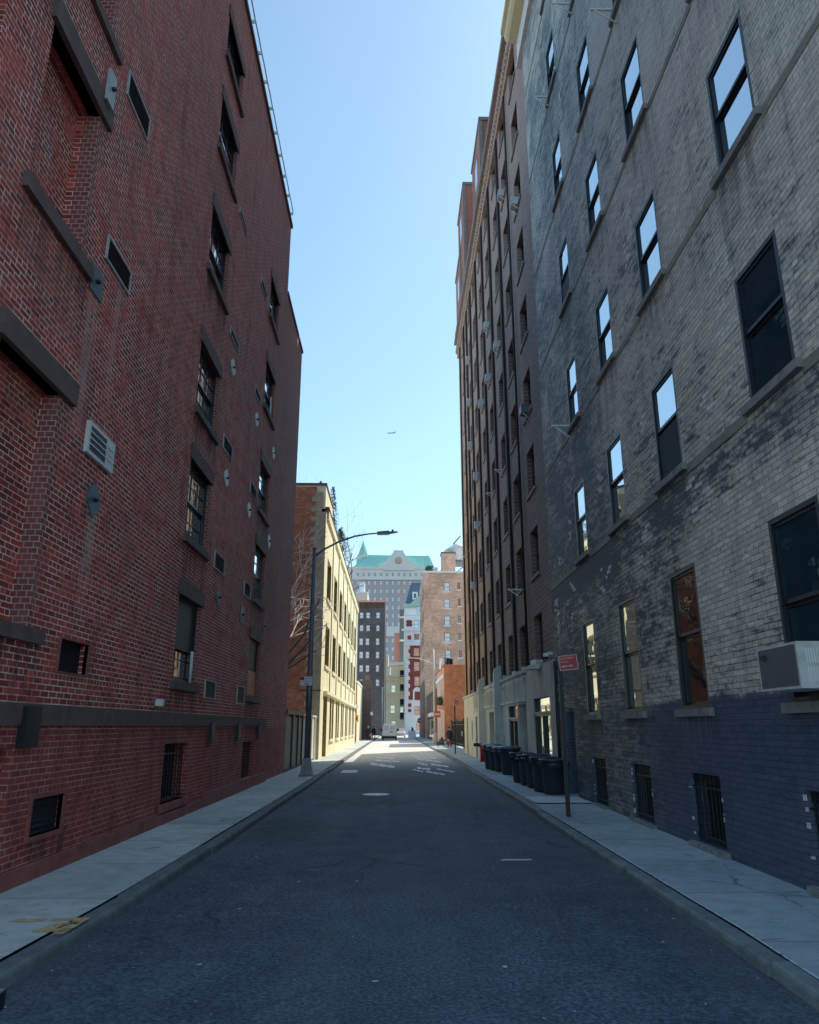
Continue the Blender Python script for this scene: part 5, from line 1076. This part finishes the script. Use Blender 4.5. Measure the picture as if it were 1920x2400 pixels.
# pale box of a roof behind it
Y = 190; a, b = at(*U(90,860),Y), at(*U(255,1000),Y); t, c = facing('pale_penthouse', 'pale peach rooftop block showing above the charcoal house cornice', a.x, b.x, Y, a.z, 8, plain('pale_peach_wall', (.95,.66,.54), .7, .08, .5), z0=0); mb = MB(); mb.box(a.x-c-.1,b.x-c+.1,-.1,8,a.z,a.z+.3); mb.build('coping', M['far_white'], t); mb = MB(); mb.box(b.x-c-2.2,b.x-c-.8,1,3,a.z+.3,a.z+3); mb.build('vent', M['far_white'], t)
# cream building
Y = 185; a, b = at(*L_(497,500),Y), at(*L_(800,1480),Y); z1 = Z_(L_(0,500)[1],Y)
wr = [(L_(600,775), L_(660,880)), (L_(585,1062), L_(652,1182)), (L_(598,1288), L_(665,1400)), (L_(572,512), L_(600,632)), (L_(725,1070), L_(782,1190))]
t, c = facing('cream_building', 'cream stone building with balconies closing the street, left of the white one', a.x, b.x, Y, z1, 20, M['cream_wall'], rects(Y, wr))
grid(t, c, Y, wr, .12, 'frame_grey', 'glass_far')
for py, hh in ((485,.7),(655,.35),(712,.3),(900,.35)): z = Z_(L_(0,py)[1],Y); x0 = at(*L_(565 if py == 485 else 497,0),Y).x; mb = MB(); mb.box(x0-c, b.x-c, -.5, .0, z, z+hh); mb.build('cornice', M['far_white'] if py == 485 else M['cream_wall'], t)
mb = MB(); x1 = at(*L_(562,0),Y).x; mb.box(a.x-c, x1-c, .02, 12, z1, Z_(L_(0,320)[1],Y)); mb.build('stair_tower', M['cream_wall'], t)
for k, py in enumerate((620, 822, 1035, 1230)):
    p = at(*L_(722,py),Y); mb = MB(); mb.box(p.x-c, b.x-c, -1.6, 0, p.z-1.0, p.z-.75); o = mb.build('balcony', M['cream_wall'], t); mb = MB(); mb.box(p.x-c+.05, b.x-c, -.06, -.02, p.z-.74, p.z+1.0); mb.build('shaded_opening', M['void'], o); mb = MB(); mb.box(p.x-c, b.x-c, -1.6, -1.5, p.z-.75, p.z-.35); mb.build('railing', M['frame_grey'], o)  # near-black sheet stands in for the shade behind each balcony
# salmon slab with black fire escapes
Y = 215; a, b = at(*L_(640,20),Y), at(*L_(722,470),Y); e = at(*L_(790,470),Y); t, c = facing('salmon_slab', 'narrow salmon coloured block with black fire escape landings behind the cream building', a.x, e.x, Y, a.z, 12, M['pink'], z0=0)
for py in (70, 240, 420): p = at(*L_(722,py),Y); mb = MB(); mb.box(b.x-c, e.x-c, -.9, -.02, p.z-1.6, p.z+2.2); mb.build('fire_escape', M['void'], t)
Y = 200; p, q = at(*U(722,1100),Y), at(*U(785,1330),Y); t, c = facing('dark_stair_shaft', 'slim shaft of dark balconies left of the white corner building', p.x, q.x, Y, p.z, 6, M['frame_grey'], z0=10)
for i in range(4): z = p.z - 2 - i*6.2; mb = MB(); mb.box(p.x-c, q.x-c, -1.2, -.02, z-.4, z); mb.build('landing', M['haze_stone'], t)
# white and red corner building with a slate mansard
Y = 170; xa, xb = at(*L_(797,0),Y).x, at(*L_(1040,0),Y).x
zb_ = Z_(L_(0,205)[1],Y); zw = Z_(L_(0,1215)[1],Y); zt = Z_(U(0,1020)[1],Y)
wr = [(L_(930,250), L_(1000,345)), (L_(932,450), L_(1004,562)), (L_(940,660), L_(1006,778)), (L_(935,862), L_(1005,995)), (L_(935,1080), L_(1008,1200)), (L_(960,1300), L_(1035,1418)), (U(968,1055), U(1022,1165)), (U(928,1255), U(1000,1375)), (L_(928,35), L_(1005,120))]
t, c = facing('white_corner_building', 'ornate white and red brick corner building with blue slate mansard at the street end', xa, xb, Y, zt, 18, M['far_white'], rects(Y, wr), hd=.25)
grid(t, c, Y, wr, .15, 'frame_grey', 'glass_far')
q0 = at(*L_(848,0),Y).x; q1 = at(*L_(1036,0),Y).x; zlo = Z_(L_(0,985)[1],Y)
mb = MB(); hs = [h for h in [(r[0]-c-.07, r[1]-c+.07, r[2]-.12, r[3]+.12) for r in rects(Y, wr)] if h[3] < zb_ and h[2] > zlo - 6]
wall(mb, q0-c, q1-c, zlo, zb_, [h for h in hs if h[2] > zlo], .1, -.10); mb.build('red_brick_panel', M['far_red'], t)
for i in range(14):                                                             # white quoin teeth
    z = zlo + (zb_-zlo)*i/14; mb = MB() if i == 0 else mb; mb.box(xa-c, q0-c+(.30 if i % 2 else -.1), -.22, -.0, z+.03, z+(zb_-zlo)/14)
mb.build('quoin', M['far_white'], t)
for (ua, ub) in ((U(822,1252),U(895,1345)), (U(838,1475),U(884,1535)), (L_(842,1040),L_(890,1090)), (L_(842,1120),L_(890,1165))):
    p, q = at(*ua,Y), at(*ub,Y); mb = MB(); mb.box(p.x-c, q.x-c, -.08, 0, q.z, p.z); w_ = q.x-p.x
    if q.z > zb_: mb.box(p.x-c-w_*.12, q.x-c+w_*.12, -.07, 0, q.z+(p.z-q.z)*.12, q.z+(p.z-q.z)*.4); mb.box(p.x-c-w_*.12, q.x-c+w_*.12, -.07, 0, q.z+(p.z-q.z)*.6, q.z+(p.z-q.z)*.88)
    mb.build('red_panel', M['far_red'], t)
for ua, ub, dp in ((U(745,1385),U(1030,1412),1.0),(L_(780,160),L_(1055,205),.7),(L_(795,1205),L_(1040,1235),.5),(L_(885,995),L_(1040,1025),.6),(L_(800,1300),L_(955,1312),.1),(L_(800,1365),L_(955,1377),.1),(U(780,1170),U(1030,1185),.3)):
    p, q = at(*ua,Y), at(*ub,Y); mb = MB(); mb.box(p.x-c, q.x-c, -dp, .0, q.z, p.z); mb.build('cornice', M['far_white'], t)
p, q = at(*L_(912,800),Y), at(*L_(1036,1000),Y); mb = MB()
for i in range(12): a0, a1 = PI*i/12, PI*(i+1)/12; xc = (p.x+q.x)/2-c; rr = (q.x-p.x)/2; zc = Z_(L_(0,868)[1],Y); mb.hexa([(xc+rr*math.cos(a1),-.35,zc+rr*math.sin(a1)),(xc+rr*.62*math.cos(a1),-.35,zc+rr*.62*math.sin(a1)),(xc+rr*.62*math.cos(a0),-.35,zc+rr*.62*math.sin(a0)),(xc+rr*math.cos(a0),-.35,zc+rr*math.sin(a0)),(xc+rr*math.cos(a1),0,zc+rr*math.sin(a1)),(xc+rr*.62*math.cos(a1),0,zc+rr*.62*math.sin(a1)),(xc+rr*.62*math.cos(a0),0,zc+rr*.62*math.sin(a0)),(xc+rr*math.cos(a0),0,zc+rr*math.sin(a0))])
xc = (p.x+q.x)/2-c; rr = (q.x-p.x)/2*.7; zc = Z_(L_(0,868)[1],Y); mb.prism([(xc+rr*math.cos(PI*i/10), zc+rr*math.sin(PI*i/10)) for i in range(11)], -.2, -.02); zq = q.z; mb.box(xc-(q.x-p.x)/2, xc-(q.x-p.x)*.32, -.25, -.02, zq, zc); mb.box(xc+(q.x-p.x)*.32, xc+(q.x-p.x)/2, -.25, -.02, zq, zc)
mb.build('arched_hood', M['far_white'], t)
p0, p1, p2, p3 = at(*U(800,1018),Y), at(*U(1030,1018),Y), at(*U(1050,715),Y+4), at(*U(885,715),Y+4)
mb = MB(); mb.hexa([(p0.x-c,0,p0.z),(p1.x-c,0,p1.z),(p1.x-c,17,p1.z),(p0.x-c,17,p0.z),(p3.x-c,4,p3.z),(p2.x-c,4,p2.z),(p2.x-c,13,p2.z),(p3.x-c,13,p3.z)]); rf = mb.build('mansard_roof', M['slate'], t)
p = at(*U(942,905),Y+1); mb = MB(); mb.box(p.x-c-.6,p.x-c+.6,.6,3,p.z-.9,p.z+.9); d_ = mb.build('dormer', M['far_white'], rf); mb = MB(); mb.box(p.x-c-.3,p.x-c+.3,.57,.62,p.z-.5,p.z+.5); mb.build('pane', M['slate'], d_)
p = at(*U(965,985),Y-.5); mb = MB(); mb.prism([(p.x-c-2.0,p.z-1.0),(p.x-c+1.2,p.z-1.0),(p.x-c+1.2,p.z+1.6),(p.x-c+.2,p.z+1.0)], -.6, 1.5); mb.build('gable', M['aqua'], rf)
mb = MB(); p, q = at(*U(775,1020),Y), at(*U(960,1075),Y); mb.box(p.x-c,q.x-c,-.4,0,q.z,p.z); mb.build('copper_gutter', M['aqua'], t)
# great tower with the green copper roof
Y = 320; k = Y
xa, xb = at(*U(-60,0),Y).x, at(*U(1240,0),Y).x; zc = Z_(U(0,510)[1],Y); zs = Z_(U(0,655)[1],Y)
t = root('green_roofed_tower', 'huge hazy brick and stone tower with pale green copper roof and pointed turret', 'building', ((xa+xb)/2, Y, 0)); c = (xa+xb)/2
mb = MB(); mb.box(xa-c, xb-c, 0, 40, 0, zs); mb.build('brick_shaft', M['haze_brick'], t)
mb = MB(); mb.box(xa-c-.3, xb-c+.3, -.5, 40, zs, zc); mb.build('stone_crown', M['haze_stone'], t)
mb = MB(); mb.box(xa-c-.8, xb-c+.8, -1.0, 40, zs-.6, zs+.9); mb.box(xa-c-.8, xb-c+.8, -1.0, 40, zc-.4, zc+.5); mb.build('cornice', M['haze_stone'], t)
z_low = Z_(U(0,1345)[1],Y); mb = MB(); mb.box(xa-c, at(*U(740,0),Y).x-c, -.6, 0, Z_(U(0,1490)[1],Y), z_low); mb.build('stone_belt', M['haze_stone'], t)
colsx = [118, 198, 280, 364, 452, 538, 621, 706, 789, 872, 955, 1042]
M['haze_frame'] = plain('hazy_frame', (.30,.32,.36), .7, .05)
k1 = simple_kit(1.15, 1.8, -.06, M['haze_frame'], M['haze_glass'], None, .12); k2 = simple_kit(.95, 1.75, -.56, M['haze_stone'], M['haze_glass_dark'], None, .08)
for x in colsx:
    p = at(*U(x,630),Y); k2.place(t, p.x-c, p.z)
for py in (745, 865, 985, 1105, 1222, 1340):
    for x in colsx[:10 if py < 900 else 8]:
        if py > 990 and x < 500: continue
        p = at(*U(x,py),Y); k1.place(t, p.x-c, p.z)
for py in (1455, 165-1493+1493, ):
    pass
for py in (162, 290, 410):
    for x in (538, 621): p = at(*L_(x,py),Y); k1.place(t, p.x-c, p.z)
r = [at(*U(*q),Y) for q in ((40,510),(1225,510),(1155,290),(250,275))]
mb = MB(); mb.hexa([(r[0].x-c,-.5,zc+.4),(r[1].x-c,-.5,zc+.4),(r[1].x-c,39,zc+.4),(r[0].x-c,39,zc+.4),(r[3].x-c,5,r[3].z),(r[2].x-c,5,r[2].z),(r[2].x-c,30,r[2].z),(r[3].x-c,30,r[3].z)]); rf = mb.build('copper_roof', M['copper'], t)
mb = MB(); p, q = at(*U(198,45),Y), at(*U(90,320),Y); e_ = at(*U(285,320),Y); w_ = (e_.x-q.x)/2; xc = (e_.x+q.x)/2-c
mb.lathe([(w_*1.25,zc),(w_*1.1,(zc+q.z)/2),(w_,q.z),(.001,p.z)], (xc,6,0), 8, False); mb.build('turret', M['copper'], rf)
g = [U(415,510),U(415,455),U(520,400),U(585,330),U(630,270),U(630,245),U(775,245),U(775,270),U(815,330),U(880,400),U(965,455),U(1000,470),U(1000,510)]
pts = [at(*q,Y-1) for q in g]; mb = MB(); mb.prism([(p.x-c,p.z) for p in reversed(pts)], -1.2, 3); gb = mb.build('stone_gable', M['haze_stone'], t)
p = at(*U(703,395),Y-1); mb = MB(); mb.lathe([(.001,0),(1.55,0),(1.55,.3),(.001,.3)], n=24, cap=False); o = mb.build('round_medallion', plain('tan_medallion', (.55,.44,.36), .8), gb, (p.x-c,-1.25,p.z)); o.rotation_euler = (PI/2,0,0)
mb = MB(); p, q = at(*U(480,520),Y), at(*U(930,520),Y); mb.box(p.x-c,q.x-c,-1.6,0,p.z-.6,p.z+.3); mb.build('ledge', M['haze_stone'], gb)

# ------------------------------------------------------------------ van
VY_ = 103.0; t = root('van', 'white delivery van seen from behind, parked by the left kerb at the far end', 'van', (-.62, VY_, RD))
M['van_white'] = plain('van_paint', (.93,.91,.88), .35, .04, 1, 0); M['tyre'] = plain('tyre_rubber', (.015,.015,.017), .8)
mb = MB(); rings = []
def sect(y, w, zb, zs_, zt_, wt): return [(-w,y,zb),(w,y,zb),(w*1.01,y,zs_),(w*.99,y,zs_+.25),(wt,y,zt_-.10),(wt-.12,y,zt_),(-wt+.12,y,zt_),(-wt,y,zt_-.10),(-w*.99,y,zs_+.25),(-w*1.01,y,zs_)]
secs = [sect(0,.95,.42,1.0,2.08,.78), sect(.12,1.0,.38,1.0,2.14,.82), sect(3.2,1.0,.38,1.0,2.14,.82), sect(3.9,1.0,.38,1.0,1.95,.78), sect(4.5,.98,.38,.95,1.25,.9), sect(5.3,.92,.40,.85,1.08,.85)]
mb.ring_tube([list(reversed(s_)) for s_ in secs], smooth=False); mb.build('body', M['van_white'], t)
for s_ in (-1, 1):
    mb = MB(); mb.prism([(s_*.03,.62),(s_*.86,.62),(s_*.86,1.2),(s_*.72,1.98),(s_*.03,1.98)][::s_], -.02, .01); d = mb.build('rear_door', M['van_white'], t)
    mb = MB(); mb.prism([(s_*.08,1.30),(s_*.80,1.30),(s_*.69,1.88),(s_*.08,1.88)][::s_], -.03, -.018); mb.build('rear_window', plain('pale_blanked_window', (.66,.65,.65), .25), d)
    mb = MB(); mb.box(s_*.955-.045, s_*.955+.045, -.03, .08, 1.0, 1.42); mb.build('taillight', M['sign_red'], t)
    mb = MB(); mb.box(s_*1.0, s_*1.28, 3.95, 4.05, 1.15, 1.5) if s_ > 0 else mb.box(-1.28, -1.0, 3.95, 4.05, 1.15, 1.5); mb.build('side_mirror', M['black_iron'], t)
    for y in (.85, 4.35):
        mb = MB(); mb.lathe([(.001,-.1),(.2,-.1),(.34,-.1),(.36,-.06),(.36,.08),(.34,.1),(.001,.1)], n=20, cap=False); o = mb.build('wheel', M['tyre'], t, (s_*.88, y, .36)); o.rotation_euler = (0, PI/2, 0)
mb = MB(); mb.box(-.98,.98,-.10,.15,.36,.56); mb.build('bumper', M['black_iron'], t); mb = MB(); mb.box(-.92,.92,.1,4.8,.22,.40); mb.build('underbody', M['void'], t)
mb = MB(); mb.box(.10,.48,-.045,-.02,1.0,1.16); mb.build('license_plate', plain('dark_plate', (.16,.15,.14), .5), t); mb = MB(); mb.box(-.06,.06,-.05,-.02,1.02,1.06); mb.build('door_handle', M['black_iron'], t)
def car(loc, rz, col, label):
    t = root('parked_car', label, 'car', loc, rz, 'small cars at the far junction')
    mb = MB(); ss_ = [(0,.5,.80,.62),(.3,.3,.92,.80),(1.0,.28,1.40,.80),(2.3,.28,1.42,.80),(3.1,.28,.95,.82),(4.1,.3,.82,.78),(4.3,.45,.65,.66)]
    mb.ring_tube([[(-w,y,zb),(-w,y,zt_*.65+.1),(-w*.85,y,zt_),(w*.85,y,zt_),(w,y,zt_*.65+.1),(w,y,zb)] for y, zb, zt_, w in ss_], smooth=False); mb.build('body', plain('car_paint', col, .3, .05), t)
    mb = MB(); mb.box(-.70,.70,.72,.80,.95,1.28); mb.box(-.815,-.80,.95,2.8,.95,1.28); mb.box(.80,.815,.95,2.8,.95,1.28); mb.build('window', M['glass_far'], t)
    for s_ in (-1,1):
        for y in (.8,3.5): mb = MB(); mb.lathe([(.001,-.09),(.31,-.09),(.31,.09),(.001,.09)], n=14, cap=False); o = mb.build('wheel', M['tyre'], t, (s_*.74,y,.31)); o.rotation_euler = (0,PI/2,0)
        mb = MB(); mb.box(s_*.55-.12,s_*.55+.12,.10,.3,.62,.75); mb.build('taillight', M['sign_red'], t)
car((1.05, 128, RD), 0, (.55,.55,.56), 'silver car just right of the white van, farther along the street')
car((2.3, 150, RD), R(80), (.10,.10,.11), 'dark car standing across the far junction')
t = root('sandwich_board', 'white board with a dark knob standing on the far roadway before the white building', 'sign', (at(*L_(900,1500),118).x, 118, RD))
mb = MB(); mb.hexa([(-.62,-.3,0),(.62,-.3,0),(.62,.3,0),(-.62,.3,0),(-.55,-.05,1.15),(.55,-.05,1.15),(.55,.05,1.15),(-.55,.05,1.15)]); mb.build('board', M['far_white'], t)
mb = MB(); mb.prism([(-.12,1.14),(.25,1.14),(.2,1.5),(0,1.75),(-.1,1.6)], -.1, .1); mb.build('hooded_bag', M['black_iron'], t)
t = root('no_entry_sign', 'round red no entry sign on a post at the far right corner', 'sign', (at(*L_(1010,1280),125).x, 125, 0))
zz = at(*L_(1010,1285),125).z; mb = MB(); mb.path([(0,0,0),(0,0,zz+.3)], .05, 6); mb.build('post', M['frame_grey'], t); mb = MB(); mb.lathe([(.001,0),(.42,0),(.42,.03),(.001,.03)], n=20, cap=False); o = mb.build('disc', M['sign_red'], t, (0,-.06,zz)); o.rotation_euler = (PI/2,0,0); mb = MB(); mb.box(-.28,.28,-.075-.03,-.07-.03,zz-.06,zz+.06); mb.build('bar', M['ink_pink'], t)
t = root('planter', 'white cylindrical planter on the far right pavement corner', 'planter', (at(*L_(1080,1500),128).x, 128, 0)); mb = MB(); mb.lathe([(.3,0),(.42,.85),(.36,.85),(.34,.7),(.001,.7)], n=16); mb.build('pot', M['far_white'], t)
# poles and signs on the left pavement, in sun
t = root('sign_post', 'thin post carrying a white and a yellow sign at the end of the yellow building', 'sign post', (X_(834,76), 76, ZL)); mb = MB(); mb.path([(0,0,0),(0,0,4.0)], .035, 6); mb.build('post', M['frame_grey'], t)
t = root('warning_sign', 'yellow warning sign with dark symbol on the thin post past the yellow building', 'sign', (X_(837,76), 75.9, Z_(1684,75.9))); mb = MB(); mb.prism(rrect(.34,.68,.04), 0, .02); mb.build('plate', plain('sign_yellow', (.85,.42,.04), .5, .05), t); mb = MB(); mb.box(-.06,.06,-.006,0,-.15,.15); mb.build('symbol', M['black_iron'], t)
t = root('notice_sign', 'small white notice sign above the yellow one on the thin post', 'sign', (X_(835.5,76), 75.9, Z_(1655.5,75.9))); mb = MB(); mb.prism(rrect(.32,.36,.03), 0, .02); mb.build('plate', M['sign_white'], t)
t = root('street_lamp', 'thin pale lamp post left of the white van at the far end', 'street lamp', (X_(896.5,108), 108, ZL)); zz = Z_(L_(0,800)[1],108); mb = MB(); mb.path([(0,0,0),(0,0,zz)], [.13,.08], 8); mb.build('pole', M['pale_metal'], t); mb = MB(); mb.path([(0,0,zz-.2),(.5,0,zz+.15),(1.3,0,zz+.35)], .05, 6); mb.build('arm', M['pale_metal'], t); mb = MB(); mb.box(1.2,1.7,-.1,.1,zz+.28,zz+.40); mb.build('lamp_head', M['pale_metal'], t)
t = root('notice_sign', 'small white square sign low on the dark red house wall', 'sign', (X_(871.5,99.5), 99.6, Z_(L_(0,1185)[1],99.5))); mb = MB(); mb.prism(rrect(.3,.4,.03), 0, .02); mb.build('plate', M['sign_white'], t); mb = MB(); mb.path([(0,.03,.1),(0,.03,-Z_(L_(0,1185)[1],99.5))], .03, 5); mb.build('post', M['frame_grey'], t)

# ------------------------------------------------------------------ people and dog
def skin_body(name, verts, edges, radii, zmats, mats, parent):
    me = bpy.data.meshes.new(name); me.from_pydata(verts, edges, []); o = bpy.data.objects.new(name, me); COL.objects.link(o)
    md = o.modifiers.new('s', 'SKIN'); o.modifiers.new('d', 'SUBSURF').levels = 2
    for i, r in enumerate(radii): me.skin_vertices[0].data[i].radius = (r, r) if not isinstance(r, tuple) else r
    me.skin_vertices[0].data[0].use_root = True
    bpy.context.view_layer.update(); dg = bpy.context.evaluated_depsgraph_get(); m2 = bpy.data.meshes.new_from_object(o.evaluated_get(dg)); bpy.data.objects.remove(o)
    m2.materials.clear(); [m2.materials.append(m) for m in mats]
    for p in m2.polygons: p.use_smooth = True; p.material_index = zmats(p.center)
    return link(name, m2, parent)
M['skin'] = plain('skin', (.45,.28,.20), .6, .1); M['coat'] = plain('black_coat', (.012,.012,.018), .8, .2, 8); M['trousers'] = plain('dark_red_trousers', (.075,.018,.026), .8, .2, 8); M['grey_hair'] = plain('white_hair', (.62,.60,.56), .8); M['dark_hair'] = plain('black_hat', (.015,.013,.014), .8)
def person(name_label, loc, rz, h, trousers, hat, arm_out=0, stride=.12):
    k = h/1.72; t = root('person', name_label, 'person', loc, rz)
    V = [(0,0,.95),(0,0,1.12),(0,.01,1.30),(0,.01,1.43),(0,.0,1.50),(0,-.01,1.58),(0,-.015,1.66),
         (.10,0,.90),(.11,-stride,.50),(.11,-stride*.9,.09),(.11,-stride*.9-.14,.035),(-.10,0,.90),(-.11,stride,.50),(-.11,stride*1.3,.10),(-.11,stride*1.3-.13,.035),
         (.19,.01,1.38),(.25,.04,1.12),(.26+arm_out*.1,-.06-arm_out*.12,.90),(.27+arm_out*.15,-.10-arm_out*.2,.80),(-.19,.01,1.38),(-.25,.05,1.12),(-.26,-.04,.90),(-.26,-.07,.80)]
    E = [(0,1),(1,2),(2,3),(3,4),(4,5),(5,6),(0,7),(7,8),(8,9),(9,10),(0,11),(11,12),(12,13),(13,14),(3,15),(15,16),(16,17),(17,18),(3,19),(19,20),(20,21),(21,22)]
    Rr = [(.17,.13),(.16,.12),(.18,.13),(.15,.11),(.055,.055),(.10,.11),(.085,.095),.10,.07,.05,.04,.10,.07,.05,.04,.075,.06,.05,.045,.075,.06,.05,.045]
    body = skin_body('body', [tuple(q*k for q in v) for v in V], E, [(tuple(q*k for q in r) if isinstance(r, tuple) else r*k) for r in Rr],
        lambda c: 2 if c.z > 1.49*k or (abs(c.x) > .2*k and c.z < .84*k and c.z > .6*k) else (0 if c.z > .68*k else (1 if c.z > .10*k else 3)), [M['coat'], trousers, M['skin'], M['black_iron']], t)
    mb = MB(); mb.lathe([(.10*k,1.60*k),(.118*k,1.66*k),(.10*k,1.74*k),(.05*k,1.78*k),(.001,1.785*k)], (0,.005,0), 14, False); mb.build('hat' if hat is M['dark_hair'] else 'hair', hat, t)
    mb = MB(); mb.lathe([(.24*k,.66*k),(.225*k,.85*k),(.205*k,1.05*k),(.21*k,1.25*k),(.19*k,1.40*k),(.08*k,1.47*k)], n=16, cap=False)
    for i, v in enumerate(mb.v): mb.v[i] = (v[0], v[1]*.72, v[2])
    mb.build('coat', M['coat'], t)
    for s_ in (-1, 1):
        for j in range(4): mb = MB(); x0 = s_*(.262 + .012*abs(1.5-j)*0)*k; y0 = (-.10 + .022*j - (arm_out*.2 if s_ > 0 else 0))*k; x0 += (s_*arm_out*.15*k if s_ > 0 else 0); mb.path([(x0,y0,.79*k),(x0,y0-.012*k,.74*k),(x0-s_*.015*k,y0-.02*k,.705*k)], [.011*k,.010*k,.008*k], 5); mb.build('finger', M['skin'], body)
    return t
person('person in black coat and dark red trousers walking a dog on the right pavement', (4.42, 61.6, 0), PI, 1.56, M['trousers'], M['dark_hair'], .6)
lady = person('white haired person in a black coat with a red bag at the far left', (-3.25, 97.5, ZL), R(200), 1.66, M['coat'], M['grey_hair'], .3)
person('dark clothed person close to the wall left of the white van', (-2.75, 104.5, ZL), R(30), 1.7, M['coat'], M['dark_hair'])
t = root('shopping_bag', 'bright red shopping bag held by the white haired person', 'bag', (-2.93, 97.45, .36)); mb = MB(); mb.hexa([(-.15,-.09,0),(.15,-.09,0),(.15,.09,0),(-.15,.09,0),(-.17,-.08,.38),(.17,-.08,.38),(.17,.08,.38),(-.17,.08,.38)]); mb.build('bag', plain('coral_bag', (.80,.12,.10), .5), t)
mb = MB(); mb.path([(-.1,0,.37),(-.07,0,.54),(.07,0,.54),(.1,0,.37)], .012, 5); mb.build('handle', M['black_iron'], t)
t = root('dog', 'black and white dog on a lead walking ahead of the person on the right pavement', 'dog', (3.72, 60.6, pl(ZR,60.6)), R(65))
V = [(0,.26,.40),(0,.08,.39),(0,-.14,.41),(0,-.30,.46),(0,-.40,.56),(0,-.50,.59),(0,-.60,.55),(.08,-.24,.34),(.08,-.25,.18),(.08,-.26,.03),(-.08,-.22,.34),(-.08,-.17,.18),(-.08,-.20,.03),(.08,.24,.32),(.08,.31,.18),(.08,.27,.03),(-.08,.26,.32),(-.08,.36,.19),(-.08,.33,.03),(0,.36,.46),(0,.46,.60)]
E_ = [(0,1),(1,2),(2,3),(3,4),(4,5),(5,6),(2,7),(7,8),(8,9),(2,10),(10,11),(11,12),(0,13),(13,14),(14,15),(0,16),(16,17),(17,18),(0,19),(19,20)]
Rr = [.10,.10,.13,.10,.07,.085,.045,.06,.035,.03,.06,.035,.03,.075,.035,.03,.075,.035,.03,.035,.018]
skin_body('body', V, E_, Rr, lambda c: 1 if (c.z < .2 or (c.y < -.26 and c.z < .5) or c.y < -.52) else 0, [plain('dog_black', (.03,.026,.024), .8), plain('dog_white', (.65,.62,.58), .8)], t)
mb = MB()
for s_ in (-1,1): mb.prism([(s_*.03,.64),(s_*.08,.63),(s_*.07,.72)][::s_], -.48, -.45)
mb.build('ears', plain('dog_ear', (.03,.026,.024), .8), t)
t = root('dog_lead', 'thin dark lead running from the walking person to the dog', 'lead', (0,0,0)); mb = MB(); a = Vector((3.88, 60.5, .52)); b = Vector((4.12, 61.75, .74)); mb.path([a, (a+b)/2 - Vector((0,0,.07)), b], .012, 5); mb.build('strap', M['black_iron'], t)

# ------------------------------------------------------------------ airliner in the distance
P_ = at(917, 1015, 2600); t = root('airplane', 'tiny distant airplane crossing the open sky', 'airplane', P_, R(-70)); t.rotation_euler = (R(8), R(10), R(-68)); M['plane_grey'] = plain('hazy_plane_grey', (.28,.36,.46), .6, .05, .1, 0)
mb = MB(); mb.path([(0,-16,0),(0,-13,0),(0,10,.2),(0,18,1.2)], [.5,1.9,1.9,.4], 10); mb.build('fuselage', M['plane_grey'], t)
for s_ in (-1,1):
    mb = MB(); mb.hexa([(s_*1.5,-4,-.6),(s_*15,5,.9),(s_*15,7,.9),(s_*1.5,3,-.6),(s_*1.5,-4,.1),(s_*15,5,1.1),(s_*15,7,1.1),(s_*1.5,3,.1)]); mb.build('wing', M['plane_grey'], t)
    mb = MB(); mb.hexa([(s_*.6,12,.8),(s_*6,16,1.4),(s_*6,17.5,1.4),(s_*.6,16,.8),(s_*.6,12,1.2),(s_*6,16,1.6),(s_*6,17.5,1.6),(s_*.6,16,1.2)]); mb.build('tailplane', M['plane_grey'], t)
mb = MB(); mb.hexa([(-.2,11,1.5),(.2,11,1.5),(.2,17,1.5),(-.2,17,1.5),(-.15,16,7),(.15,16,7),(.15,18.5,7),(-.15,18.5,7)]); mb.build('tail_fin', M['plane_grey'], t)
